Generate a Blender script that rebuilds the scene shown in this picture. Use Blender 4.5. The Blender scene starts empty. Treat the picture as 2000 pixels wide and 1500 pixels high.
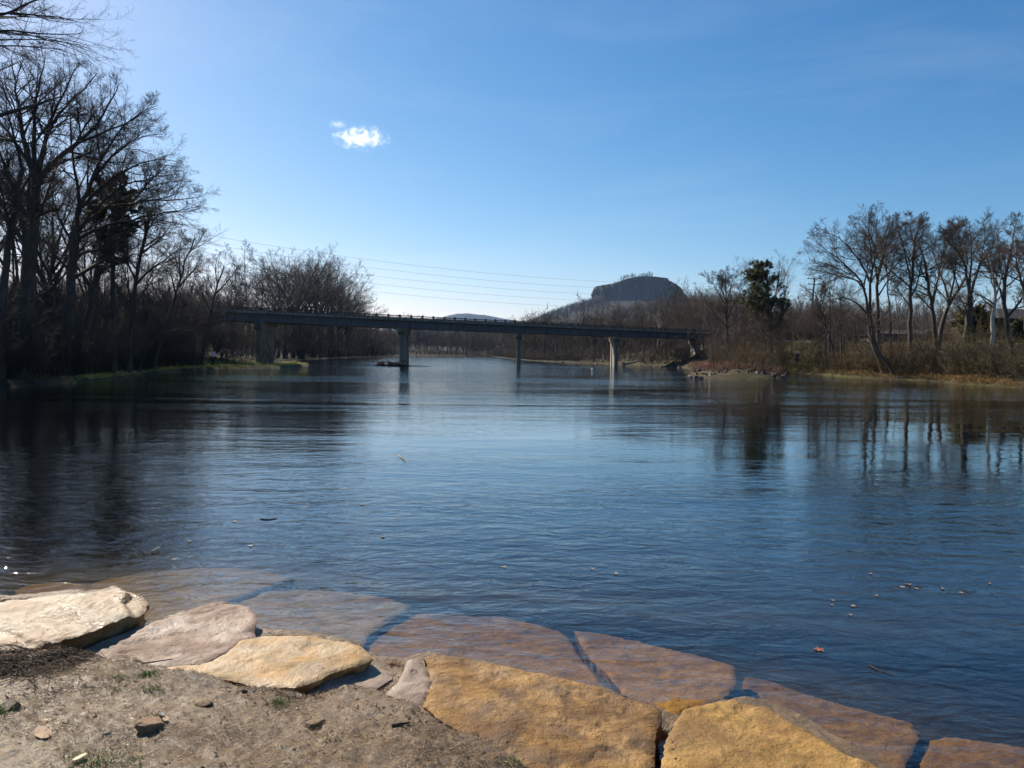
import bpy, bmesh, math, random
import numpy as np
from mathutils import Vector, Matrix, noise, geometry

random.seed(7)
RNG = np.random.default_rng(11)
SC = bpy.context.scene
COL = SC.collection
R = math.radians

# ------------------------------------------------------------------ camera
FPX, CX, CY = 1450.0, 1000.0, 750.0          # photograph is 2000 x 1500
EYE = Vector((0.0, 0.0, 2.0))                # two metres above the river
PITCH = math.atan(60.0 / FPX)
ROLL = 0.0122
F_ = Vector((0, math.cos(PITCH), -math.sin(PITCH)))
_r = Vector((1, 0, 0)); _u = Vector((0, math.sin(PITCH), math.cos(PITCH)))
R_ = math.cos(ROLL) * _r + math.sin(ROLL) * _u
U_ = -math.sin(ROLL) * _r + math.cos(ROLL) * _u
cam = bpy.data.cameras.new('camera')
cam.sensor_fit = 'HORIZONTAL'; cam.sensor_width = 36.0
cam.lens = 36.0 * FPX / 2000.0
cam.clip_start = 0.1; cam.clip_end = 40000
co = bpy.data.objects.new('camera', cam); COL.objects.link(co)
co.matrix_world = Matrix(((R_.x, U_.x, -F_.x, EYE.x), (R_.y, U_.y, -F_.y, EYE.y),
                          (R_.z, U_.z, -F_.z, EYE.z), (0, 0, 0, 1)))
SC.camera = co

# ------------------------------------------------------------------ sky, sun, exposure
SUN_AZ, SUN_EL = R(-40), R(33)               # azimuth from +Y towards +X
S_ = Vector((math.cos(SUN_EL) * math.sin(SUN_AZ), math.cos(SUN_EL) * math.cos(SUN_AZ), math.sin(SUN_EL)))
W = bpy.data.worlds.new('World'); SC.world = W; W.use_nodes = True
nt = W.node_tree; nt.nodes.clear()
sky = nt.nodes.new('ShaderNodeTexSky'); sky.sky_type = 'NISHITA'; sky.sun_disc = False
sky.sun_elevation = SUN_EL; sky.sun_rotation = SUN_AZ
sky.altitude = 100; sky.air_density = 1.0; sky.dust_density = 0.3; sky.ozone_density = 4.0
bg = nt.nodes.new('ShaderNodeBackground'); bg.inputs['Strength'].default_value = 0.1
wo = nt.nodes.new('ShaderNodeOutputWorld')
# the camera's own contrast curve and white balance, applied to the sky's light channel by channel
sp = nt.nodes.new('ShaderNodeSeparateColor'); cb = nt.nodes.new('ShaderNodeCombineColor')
nt.links.new(sky.outputs[0], sp.inputs[0])
for i_, (g_, k_) in enumerate(((1.60, 32.8), (1.11, 15.4), (.87, 12.3))):
    m0 = nt.nodes.new('ShaderNodeMath'); m0.operation = 'MULTIPLY'; m0.inputs[1].default_value = .05
    m1 = nt.nodes.new('ShaderNodeMath'); m1.operation = 'POWER'; m1.inputs[1].default_value = g_
    m2 = nt.nodes.new('ShaderNodeMath'); m2.operation = 'MULTIPLY'; m2.inputs[1].default_value = k_
    nt.links.new(sp.outputs[i_], m0.inputs[0]); nt.links.new(m0.outputs[0], m1.inputs[0]); nt.links.new(m1.outputs[0], m2.inputs[0]); nt.links.new(m2.outputs[0], cb.inputs[i_])
# thin high cirrus veils
wt = nt.nodes.new('ShaderNodeTexCoord'); wmp = nt.nodes.new('ShaderNodeMapping'); wmp.inputs['Scale'].default_value = (1.2, 1.2, 5.5); wmp.inputs['Rotation'].default_value = (0, R(-14), R(10))
wn = nt.nodes.new('ShaderNodeTexNoise'); wn.inputs['Scale'].default_value = 1.6; wn.inputs['Detail'].default_value = 7; wn.inputs['Roughness'].default_value = .62; wn.inputs['Distortion'].default_value = .7
wr = nt.nodes.new('ShaderNodeMapRange'); wr.inputs['From Min'].default_value = .50; wr.inputs['From Max'].default_value = .80; wr.inputs['To Max'].default_value = .10
wx = nt.nodes.new('ShaderNodeMix'); wx.data_type = 'RGBA'; wx.inputs['B'].default_value = (5.2, 5.6, 6.0, 1)
nt.links.new(wt.outputs['Generated'], wmp.inputs[0]); nt.links.new(wmp.outputs[0], wn.inputs['Vector']); nt.links.new(wn.outputs['Fac'], wr.inputs[0]); nt.links.new(wr.outputs[0], wx.inputs['Factor'])
nt.links.new(cb.outputs[0], wx.inputs['A']); nt.links.new(wx.outputs['Result'], bg.inputs[0]); nt.links.new(bg.outputs[0], wo.inputs[0])
sl = bpy.data.lights.new('sun', 'SUN'); sl.energy = 5.0; sl.angle = R(0.5); sl.color = (1.0, 0.91, 0.76)
so = bpy.data.objects.new('sun', sl); COL.objects.link(so)
so.rotation_euler = S_.to_track_quat('Z', 'Y').to_euler()
SC.view_settings.view_transform = 'Standard'; SC.view_settings.look = 'None'
SC.view_settings.gamma = 1; SC.view_settings.exposure = 0.74
cy = SC.cycles
cy.max_bounces = 6; cy.diffuse_bounces = 2; cy.glossy_bounces = 3; cy.transmission_bounces = 4
cy.transparent_max_bounces = 12; cy.volume_bounces = 0
cy.use_denoising = True; cy.caustics_reflective = False; cy.caustics_refractive = False
cy.sample_clamp_indirect = 6.0

# ------------------------------------------------------------------ geometry helpers
def ray(px, py):
    return F_ + R_ * ((px - CX) / FPX) - U_ * ((py - CY) / FPX)
def pt(px, py, Y):                           # the point of a picture feature known to stand Y metres away
    d = ray(px, py); return EYE + d * (Y / d.y)
def G(px, py, z=0.0):                        # the same for a feature lying at height z
    d = ray(px, py); return EYE + d * ((z - EYE.z) / d.z)
def GP(px, py, z0, gx, gy, c):               # on a tilted plane z = z0 + gx (x-cx) + gy (y-cy)
    d = ray(px, py)
    t = (z0 - EYE.z + gx * (EYE.x - c[0]) + gy * (EYE.y - c[1])) / (d.z - gx * d.x - gy * d.y)
    return EYE + d * t

def ss(a, b, x):
    t = np.clip((x - a) / (b - a), 0, 1); return t * t * (3 - 2 * t)
def fbm(x, y, z=0.0, o=4):
    return noise.fractal(Vector((x, y, z)), 1.0, 2.0, o)

def seg_dist(px, py, a, b):
    ax, ay = a; bx, by = b
    dx, dy = bx - ax, by - ay
    t = np.clip(((px - ax) * dx + (py - ay) * dy) / (dx * dx + dy * dy + 1e-12), 0, 1)
    return np.hypot(px - ax - t * dx, py - ay - t * dy)
def signed_dist(px, py, poly):               # positive outside
    d = np.full(px.shape, 1e9); ins = np.zeros(px.shape, bool)
    n = len(poly)
    for i in range(n):
        a, b = poly[i], poly[(i + 1) % n]
        d = np.minimum(d, seg_dist(px, py, a, b))
        c = ((a[1] > py) != (b[1] > py))
        with np.errstate(divide='ignore', invalid='ignore'):
            xi = (b[0] - a[0]) * (py - a[1]) / (b[1] - a[1] + 1e-15) + a[0]
        ins ^= c & (px < xi)
    return np.where(ins, -d, d)

class MB:
    """collects arrays of vertices and faces, builds ONE mesh object"""
    def __init__(s): s.v = []; s.f3 = []; s.f4 = []; s.n = 0
    def add(s, v, f3=None, f4=None):
        v = np.asarray(v, dtype=np.float64).reshape(-1, 3)
        if f3 is not None and len(f3): s.f3.append(np.asarray(f3, dtype=np.int64).reshape(-1, 3) + s.n)
        if f4 is not None and len(f4): s.f4.append(np.asarray(f4, dtype=np.int64).reshape(-1, 4) + s.n)
        s.v.append(v); s.n += len(v)
    def tubes(s, P, Rr, S=3, tip=True):
        """P (N,K,3) centre lines, Rr (N,K) radii; the last ring closes to a point when tip"""
        P = np.asarray(P, float); Rr = np.asarray(Rr, float)
        N, K, _ = P.shape
        if N == 0: return
        T = np.empty_like(P); T[:, 1:-1] = P[:, 2:] - P[:, :-2]; T[:, 0] = P[:, 1] - P[:, 0]; T[:, -1] = P[:, -1] - P[:, -2]
        T /= (np.linalg.norm(T, axis=2, keepdims=True) + 1e-9)
        mean = P[:, -1] - P[:, 0]
        ref = np.where((np.abs(mean[:, 2]) > 0.8 * np.linalg.norm(mean, axis=1))[:, None], np.array([[1., 0.13, 0]]), np.array([[0.1, 0, 1.]]))
        A = np.cross(T, ref[:, None, :]); A /= (np.linalg.norm(A, axis=2, keepdims=True) + 1e-9)
        B = np.cross(T, A)
        KK = K - 1 if tip else K
        ang = np.arange(S) * 2 * np.pi / S
        ring = (P[:, :KK, None, :] + Rr[:, :KK, None, None] * (A[:, :KK, None, :] * np.cos(ang)[None, None, :, None] + B[:, :KK, None, :] * np.sin(ang)[None, None, :, None]))
        base = (np.arange(N) * (KK * S))[:, None, None]
        k = (np.arange(KK - 1) * S)[None, :, None]; j = np.arange(S)[None, None, :]; j2 = (np.arange(S) + 1) % S; j2 = j2[None, None, :]
        V = ring.reshape(-1, 3)
        f4 = np.stack([base + k + j, base + k + j2, base + k + S + j2, base + k + S + j], -1).reshape(-1, 4) if KK > 1 else None
        f3 = None
        if tip:
            tipi = N * KK * S + np.arange(N)
            l = (np.arange(N) * (KK * S) + (KK - 1) * S)[:, None]
            f3 = np.stack([l + np.arange(S)[None], l + j2[0], np.repeat(tipi[:, None], S, 1)], -1).reshape(-1, 3)
            V = np.concatenate([V, P[:, -1]])
        s.add(V, f3, f4)
    def box(s, c, sx, sy, sz, M=None):
        v = np.array([[x, y, z] for z in (-.5, .5) for y in (-.5, .5) for x in (-.5, .5)]) * np.array([sx, sy, sz])
        if M is not None: v = v @ np.array(M).T
        s.add(v + np.array(c), None, [[0, 2, 3, 1], [4, 5, 7, 6], [0, 1, 5, 4], [2, 6, 7, 3], [0, 4, 6, 2], [1, 3, 7, 5]])
    def grid(s, X, Y, Z):
        n, m = X.shape
        i = np.arange(n * m).reshape(n, m)
        f = np.stack([i[:-1, :-1], i[:-1, 1:], i[1:, 1:], i[1:, :-1]], -1).reshape(-1, 4)
        s.add(np.stack([X, Y, Z], -1).reshape(-1, 3), None, f)
    def mesh(s, name, mat, smooth=True):
        me = bpy.data.meshes.new(name)
        V = np.concatenate(s.v) if s.v else np.zeros((0, 3))
        f3 = np.concatenate(s.f3) if s.f3 else np.zeros((0, 3), int)
        f4 = np.concatenate(s.f4) if s.f4 else np.zeros((0, 4), int)
        me.vertices.add(len(V)); me.vertices.foreach_set('co', V.astype(np.float32).ravel())
        L = np.concatenate([f3.ravel(), f4.ravel()]).astype(np.int32)
        me.loops.add(len(L)); me.loops.foreach_set('vertex_index', L)
        st = np.concatenate([np.arange(len(f3)) * 3, len(f3) * 3 + np.arange(len(f4)) * 4]).astype(np.int32)
        me.polygons.add(len(st)); me.polygons.foreach_set('loop_start', st)
        me.polygons.foreach_set('use_smooth', np.full(len(st), smooth))
        me.update(calc_edges=True)
        if mat: me.materials.append(mat)
        return me
    def build(s, name, mat, parent=None, smooth=True):
        o = bpy.data.objects.new(name, s.mesh(name, mat, smooth)); COL.objects.link(o)
        if parent: o.parent = parent
        return o

def tag(o, label=None, cat=None, group=None, kind=None):
    if label: o['label'] = label
    if cat: o['category'] = cat
    if group: o['group'] = group
    if kind: o['kind'] = kind
    return o
def empty(name, loc=(0, 0, 0), rz=0.0):
    o = bpy.data.objects.new(name, None); COL.objects.link(o)
    o.location = loc; o.rotation_euler.z = rz; o.empty_display_size = 0.3
    return o
def copy_tree(o, parent=None):
    c = o.copy(); COL.objects.link(c); c.parent = parent
    for ch in list(o.children): copy_tree(ch, c)
    return c

# ------------------------------------------------------------------ materials
def mat_new(name):
    m = bpy.data.materials.new(name); m.use_nodes = True
    t = m.node_tree; b = t.nodes['Principled BSDF']; return m, t, b
def N(t, typ, **kw):
    n = t.nodes.new(typ)
    for k, v in kw.items():
        if k in n.inputs: n.inputs[k].default_value = v
        else: setattr(n, k, v)
    return n
def coords(t, scale=(1, 1, 1), rot=(0, 0, 0), kind='Object'):
    tc = N(t, 'ShaderNodeTexCoord'); mp = N(t, 'ShaderNodeMapping')
    mp.inputs['Scale'].default_value = scale; mp.inputs['Rotation'].default_value = rot
    t.links.new(tc.outputs[kind], mp.inputs[0]); return mp.outputs[0]
def ntex(t, vec, scale, detail=4, rough=.55, dist=0.0):
    n = N(t, 'ShaderNodeTexNoise', Scale=scale, Detail=detail, Roughness=rough, Distortion=dist)
    if vec is not None: t.links.new(vec, n.inputs['Vector'])
    return n.outputs['Fac']
def ramp(t, fac, stops):
    r = N(t, 'ShaderNodeValToRGB'); cr = r.color_ramp
    while len(cr.elements) < len(stops): cr.elements.new(.5)
    for e, (p, c) in zip(cr.elements, stops):
        e.position = p; e.color = (c[0], c[1], c[2], 1) if not isinstance(c, (int, float)) else (c, c, c, 1)
    t.links.new(fac, r.inputs[0]); return r.outputs[0]
def mix(t, fac, a, b, mode='MIX'):
    m = N(t, 'ShaderNodeMix', data_type='RGBA', blend_type=mode)
    for s, v in ((m.inputs['Factor'], fac), (m.inputs['A'], a), (m.inputs['B'], b)):
        if isinstance(v, (int, float)): s.default_value = v
        elif isinstance(v, (tuple, list)): s.default_value = (v[0], v[1], v[2], 1)
        else: t.links.new(v, s)
    return m.outputs['Result']
def math_(t, op, a, b=0.0, clamp=False):
    m = N(t, 'ShaderNodeMath', operation=op, use_clamp=clamp)
    for s, v in ((m.inputs[0], a), (m.inputs[1], b)):
        if isinstance(v, (int, float)): s.default_value = v
        else: t.links.new(v, s)
    return m.outputs[0]
def bump(t, h, dist, strength=1.0, prev=None):
    b = N(t, 'ShaderNodeBump', Strength=strength, Distance=dist)
    t.links.new(h, b.inputs['Height'])
    if prev is not None: t.links.new(prev, b.inputs['Normal'])
    return b.outputs[0]

def mat_bark(name, c1, c2, rough=.9, scale=6, spec=.25):
    m, t, b = mat_new(name)
    v = coords(t, (1, 1, .25))
    t.links.new(ramp(t, ntex(t, v, scale, 5), [(.3, c1), (.7, c2)]), b.inputs['Base Color'])
    b.inputs['Roughness'].default_value = rough; b.inputs['Specular IOR Level'].default_value = spec
    return m
M_BARK = mat_bark('grey_bark', (.042, .036, .031), (.09, .075, .062))  # backlit shade of the left-bank trees put into bark and twig tones
M_TWIG = mat_bark('twig_bark', (.055, .045, .039), (.105, .083, .070), scale=2)
M_BARKW = mat_bark('warm_bark', (.055, .045, .036), (.12, .098, .075))  # lighter, warmer copies: sunlight on the right-bank trees put into the colour
M_TWIGW = mat_bark('warm_twig', (.075, .056, .045), (.135, .10, .078), scale=2)
M_PALE = mat_bark('pale_bark', (.22, .19, .15), (.55, .50, .42), scale=3)
M_SCRUBL = mat_bark('dark_scrub', (.034, .029, .024), (.075, .062, .048), scale=.6)
M_SCRUBR = mat_bark('olive_scrub', (.075, .060, .028), (.165, .115, .062), scale=.5)
M_FOREST = mat_bark('wood_bark', (.055, .043, .036), (.105, .08, .064), scale=.05)
M_NEEDLE = mat_bark('pine_needles', (.022, .032, .014), (.06, .07, .028), scale=1.5)
M_NEEDLE2 = mat_bark('cedar_foliage', (.045, .05, .02), (.10, .095, .042), scale=1.5)

def mat_ground():
    m, t, b = mat_new('bank_soil')
    v = coords(t)
    n1 = ntex(t, v, .22, 6, .65); n2 = ntex(t, v, 1.7, 5, .65)
    dirt = ramp(t, n2, [(.25, (.02, .015, .011)), (.5, (.045, .031, .02)), (.75, (.075, .046, .026))])
    grass = ramp(t, n2, [(.3, (.04, .045, .014)), (.6, (.075, .065, .022)), (.8, (.12, .085, .03))])
    c = mix(t, ramp(t, n1, [(.42, 0.0), (.6, 1.0)]), dirt, grass)
    far = ramp(t, ntex(t, v, .02, 5), [(.3, (.025, .02, .016)), (.7, (.048, .037, .027))])
    sx = N(t, 'ShaderNodeSeparateXYZ'); t.links.new(v, sx.inputs[0])
    c = mix(t, ramp(t, math_(t, 'MULTIPLY', sx.outputs[1], 1 / 400.), [(.3, 0.0), (.5, 1.0)]), c, far)
    bed = ramp(t, n2, [(.3, (.07, .058, .038)), (.7, (.13, .108, .07))])
    c = mix(t, ramp(t, math_(t, 'ADD', sx.outputs[2], .5), [(.44, 1.0), (.5, 0.0)]), c, bed)
    t.links.new(c, b.inputs['Base Color']); b.inputs['Roughness'].default_value = .95
    b.inputs['Specular IOR Level'].default_value = .15
    t.links.new(bump(t, ntex(t, v, 3, 6, .7), .12), b.inputs['Normal'])
    return m
M_GROUND = mat_ground()

def mat_mud():
    m, t, b = mat_new('wet_mud')
    v = coords(t)
    n = ntex(t, v, 2.4, 6, .6); f = ntex(t, v, 38, 6, .7)
    c = ramp(t, n, [(.34, (.25, .135, .052)), (.5, (.39, .242, .115)), (.66, (.50, .345, .19))])
    c = mix(t, ramp(t, f, [(.42, .75), (.62, 0.0)]), c, (.20, .145, .095))
    c = mix(t, ramp(t, ntex(t, v, 7, 5, .65), [(.52, 0.0), (.66, .7)]), c, (.21, .155, .10))
    sx = N(t, 'ShaderNodeSeparateXYZ'); t.links.new(v, sx.inputs[0])
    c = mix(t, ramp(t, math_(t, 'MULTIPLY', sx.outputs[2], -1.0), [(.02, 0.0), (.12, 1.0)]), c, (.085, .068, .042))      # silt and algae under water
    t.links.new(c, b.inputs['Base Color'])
    t.links.new(ramp(t, ntex(t, v, 1.7, 4, .6), [(.40, .20), (.62, .46)]), b.inputs['Roughness'])
    b.inputs['Specular IOR Level'].default_value = .4
    h1 = bump(t, ntex(t, v, 26, 8, .72), .05, 1.0)
    t.links.new(bump(t, ntex(t, v, 110, 4, .7), .008, 1.0, h1), b.inputs['Normal'])
    return m
M_MUD = mat_mud()

def mat_rock(name, c0, c1, c2, stain, stain_amt=.5, rmin=.35, rmax=.8, grain=1.0, sc=1.0, off=(0, 0, 0), spec=.5, st=(.5, .62)):
    m, t, b = mat_new(name)
    tc = N(t, 'ShaderNodeTexCoord'); mp = N(t, 'ShaderNodeMapping'); mp.inputs['Location'].default_value = off
    t.links.new(tc.outputs['Object'], mp.inputs[0]); v = mp.outputs[0]
    big = ntex(t, v, 1.5 * sc, 5, .6, .6); mid = ntex(t, v, 7 * sc, 6, .65, .4); fine = ntex(t, v, 90, 5, .7)
    c = ramp(t, big, [(.36, c0), (.5, c1), (.63, c2)])
    c = mix(t, .55, c, ramp(t, mid, [(.3, tuple(x * .36 for x in c1)), (.52, c1), (.75, tuple(min(1, x * 1.25) for x in c2))]))
    sm = ramp(t, ntex(t, v, 2.6 * sc, 6, .62, 1.0), [(st[0], 0.0), (st[1], stain_amt)])
    c = mix(t, sm, c, stain)
    vo = N(t, 'ShaderNodeTexVoronoi', Scale=14.0, feature='F1'); t.links.new(v, vo.inputs['Vector'])
    pit = ramp(t, vo.outputs['Distance'], [(.06, 1.0), (.14, 0.0)])
    pit = math_(t, 'MULTIPLY', pit, ramp(t, ntex(t, v, 5, 2), [(.52, 0.0), (.6, 1.0)]))
    c = mix(t, math_(t, 'MULTIPLY', pit, .7), c, tuple(x * .25 for x in c1))
    c = mix(t, ramp(t, fine, [(.3, .35), (.6, 0.0)]), c, tuple(x * .45 for x in c1))
    t.links.new(c, b.inputs['Base Color'])
    t.links.new(ramp(t, ntex(t, v, 3.1 * sc, 5, .6), [(.38, rmin), (.6, rmax)]), b.inputs['Roughness'])
    b.inputs['Specular IOR Level'].default_value = spec
    h = bump(t, mid, .03 * grain); h = bump(t, ntex(t, v, 32, 6, .7), .010 * grain, 1.0, h)
    h = bump(t, fine, .004 * grain, 1.0, h)
    t.links.new(bump(t, pit, -.012, 1.0, h), b.inputs['Normal'])
    return m

def mat_plain(name, c, rough=.8, var=.3, sc=3, spec=.3, metal=0.0):
    m, t, b = mat_new(name); v = coords(t)
    t.links.new(ramp(t, ntex(t, v, sc, 5, .65), [(.3, tuple(x * (1 - var) for x in c)), (.7, tuple(min(1, x * (1 + var)) for x in c))]), b.inputs['Base Color'])
    b.inputs['Roughness'].default_value = rough; b.inputs['Specular IOR Level'].default_value = spec; b.inputs['Metallic'].default_value = metal
    return m
def mat_concrete():
    m, t, b = mat_new('weathered_concrete')
    v = coords(t, (1, 1, .35))
    c = ramp(t, ntex(t, v, .9, 6, .65), [(.3, (.15, .132, .108)), (.6, (.25, .222, .18)), (.8, (.31, .28, .23))])
    c = mix(t, ramp(t, ntex(t, coords(t, (2.5, 2.5, .12)), 1.2, 4), [(.42, 0.0), (.62, .75)]), c, (.085, .075, .062))
    t.links.new(c, b.inputs['Base Color']); b.inputs['Roughness'].default_value = .85
    t.links.new(bump(t, ntex(t, coords(t), 9, 5), .02), b.inputs['Normal'])
    return m
M_CONC = mat_concrete()
M_STEEL = mat_plain('painted_girder', (.085, .09, .10), .6, .15, .6)
M_RAIL = mat_plain('rusty_rail', (.055, .047, .04), .7, .2, 2)
M_POLE = mat_plain('creosote_pole', (.09, .07, .055), .85, .25, 4)
M_WIRE = mat_plain('wire', (.12, .12, .125), .5, .1, 2)

# ------------------------------------------------------------------ river and land
shore_px = [(0, 756), (90, 752), (170, 745), (235, 737), (290, 729), (345, 725), (415, 721.5), (470, 720.5), (540, 719), (585, 716),
            (605, 713.5), (585, 710.5), (560, 707), (590, 703.5), (640, 700.5), (700, 698.2), (750, 696.8), (800, 695.2), (880, 695.6),
            (960, 696.3), (985, 699.5), (1035, 704.5), (1100, 708), (1170, 710.5), (1240, 713), (1300, 716), (1335, 718.5), (1352, 723),
            (1348, 731), (1372, 738), (1420, 741), (1480, 741.5), (1520, 737), (1530, 729), (1580, 730), (1622, 734), (1660, 737), (1720, 740),
            (1770, 742), (1830, 745), (1870, 750), (1930, 753), (2000, 757)]
near_px = [(1930, 1660), (1770, 1500), (1640, 1440), (1500, 1375), (1390, 1372), (1300, 1392), (1210, 1362), (1050, 1318), (850, 1282), (790, 1292),
           (735, 1292), (700, 1262), (590, 1240), (505, 1238), (440, 1180), (330, 1205), (290, 1190), (240, 1150), (60, 1168), (-200, 1196)]
RIVER = [(-12, 5.2), (-17, 8), (-21, 14), (-25, 22), (-29, 30)]
RIVER += [tuple(G(*p).xy) for p in shore_px]
RIVER += [(62, 52), (120, 46), (120, .5), (12, .8)]
RIVER += [tuple(G(*p).xy) for p in near_px]
RIVER = [tuple(map(float, p)) for p in RIVER]

def land(x, y):
    x = np.asarray(x, float); y = np.asarray(y, float)
    sd = signed_dist(x, y, RIVER)
    wr = ss(2, 14, x) * ss(20, 40, y); wn = 1 - ss(8, 22, y)
    wf = ss(150, 200, y)
    left = .22 + 2.4 * ss(3, 22, sd)
    right = .25 + .55 * ss(0, 3, sd) + 3.3 * ss(3, 17, sd)
    spit = np.exp(-((x - 21) / 7.5) ** 2 - ((y - 70) / 9) ** 2)
    right = right * (1 - spit) + spit * (.15 + .5 * ss(0, 4, sd))
    far = .2 + 1.6 * ss(6, 50, sd)
    nearb = .05 + .35 * ss(0, 2.2, sd) + .8 * ss(3, 25, sd)
    h = left * (1 - wr) + right * wr
    h = h * (1 - wf) + far * wf
    h = h * (1 - wn) + nearb * wn
    dep = -(.22 * ss(0, .5, -sd) + .55 * ss(.6, 4.5, -sd) + .7 * ss(4, 20, -sd))
    z = np.where(sd > 0, h * ss(0, .35, sd), dep)
    hills = 47 * np.exp(-((x - 175) / 115) ** 2 - ((y - 760) / 230) ** 2)
    hills += 14 * np.exp(-((x - 300) / 160) ** 2 - ((y - 520) / 200) ** 2)
    hills += 20 * np.exp(-((x + 215) / 120) ** 2 - ((y - 360) / 120) ** 2)
    hills += 60 * ss(1100, 2300, np.hypot(x - 0, y)) * np.exp(-((x - 420) / 700) ** 2)
    return z + hills * ss(4, 60, sd)

def build_ground():
    rr = np.concatenate([[0.3], np.geomspace(.6, 12000, 430)])
    a = np.concatenate([np.linspace(-180, -62, 50)[:-1], np.linspace(-62, 62, 500), np.linspace(62, 180, 50)[1:]])
    A, Q = np.meshgrid(np.radians(a), rr)
    X = np.sin(A) * Q; Y = np.cos(A) * Q
    Z = land(X, Y)
    nz = np.array([fbm(x * .35, y * .35) for x, y in zip(X.ravel(), Y.ravel())]).reshape(X.shape)
    Z = Z + nz * np.where(Z > .05, .16, .06)
    lower = ss(-5.3, -4.7, X) * (1 - ss(4.9, 5.5, X)) * (1 - ss(6.6, 7.2, Y)) * ss(.9, 1.5, Y)
    Z = Z - .3 * lower
    m = MB(); m.grid(X, Y, Z)
    tag(m.build('ground', M_GROUND), 'brown soil and leaf litter of the river banks and hills', 'ground', kind='structure')
build_ground()

def build_water():
    m, t, b = mat_new('river_water')
    t.nodes.remove(b); out = t.nodes['Material Output']
    v = coords(t, (.55, 1.0, 1.0)); v2 = coords(t, (.4, 1.0, 1.0), (0, 0, R(14))); v3 = coords(t, (.35, 1, 1), (0, 0, R(-9)))
    patch = ramp(t, ntex(t, v3, .085, 3, .55, 1.0), [(.43, .10), (.60, 1.1)])
    rip = ntex(t, v, 5.5, 4, .55, .5); wav = ntex(t, v2, 1.5, 3, .5, .6); swl = ntex(t, v3, .33, 3, .5)
    h = math_(t, 'ADD', math_(t, 'MULTIPLY', rip, .009), math_(t, 'MULTIPLY', wav, .013))
    sx = N(t, 'ShaderNodeSeparateXYZ'); t.links.new(coords(t), sx.inputs[0])
    farw = ramp(t, math_(t, 'MULTIPLY', sx.outputs[1], .01), [(.22, 0.0), (.75, 1.0)])     # the riffle below and above the bridge
    farw = math_(t, 'MULTIPLY', farw, ramp(t, ntex(t, v3, .05, 4, .6, .5), [(.36, .25), (.55, 1.0)]))
    nearw = ramp(t, math_(t, 'MULTIPLY', sx.outputs[1], .05), [(.30, 1.0), (.75, 0.0)])           # fine chop lapping at the near shore
    h = math_(t, 'MULTIPLY', h, math_(t, 'ADD', math_(t, 'ADD', patch, math_(t, 'MULTIPLY', farw, 2.2)), math_(t, 'MULTIPLY', nearw, 1.5)))
    h = math_(t, 'ADD', h, math_(t, 'MULTIPLY', swl, .03))
    nb = bump(t, h, 1.0, 1.0)
    ge = N(t, 'ShaderNodeNewGeometry'); dt = N(t, 'ShaderNodeVectorMath', operation='DOT_PRODUCT')
    t.links.new(ge.outputs['Incoming'], dt.inputs[0]); t.links.new(nb, dt.inputs[1])
    cs = math_(t, 'SUBTRACT', 1.0, math_(t, 'ABSOLUTE', dt.outputs['Value']), True)      # Schlick: the same from above and below
    fres = math_(t, 'MULTIPLY_ADD', math_(t, 'POWER', cs, 4.1), .98)
    fres.node.inputs[2].default_value = .02
    gl = N(t, 'ShaderNodeBsdfGlossy', Roughness=.03); gl.inputs['Color'].default_value = (.96, 1, 1, 1); t.links.new(nb, gl.inputs['Normal'])
    tr = N(t, 'ShaderNodeBsdfTransparent'); tr.inputs['Color'].default_value = (.96, .97, .97, 1)
    mx = N(t, 'ShaderNodeMixShader'); t.links.new(fres, mx.inputs[0]); t.links.new(tr.outputs[0], mx.inputs[1]); t.links.new(gl.outputs[0], mx.inputs[2])
    t.links.new(mx.outputs[0], out.inputs['Surface'])
    va = N(t, 'ShaderNodeVolumeAbsorption', Density=1.15); va.inputs['Color'].default_value = (.58, .54, .42, 1)
    t.links.new(va.outputs[0], out.inputs['Volume'])
    mb = MB(); mb.box((0, 243, -1.75), 700, 500, 3.5)
    tag(mb.build('water', m, smooth=False), 'clear rippled river water', 'water', kind='structure')
build_water()

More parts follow.
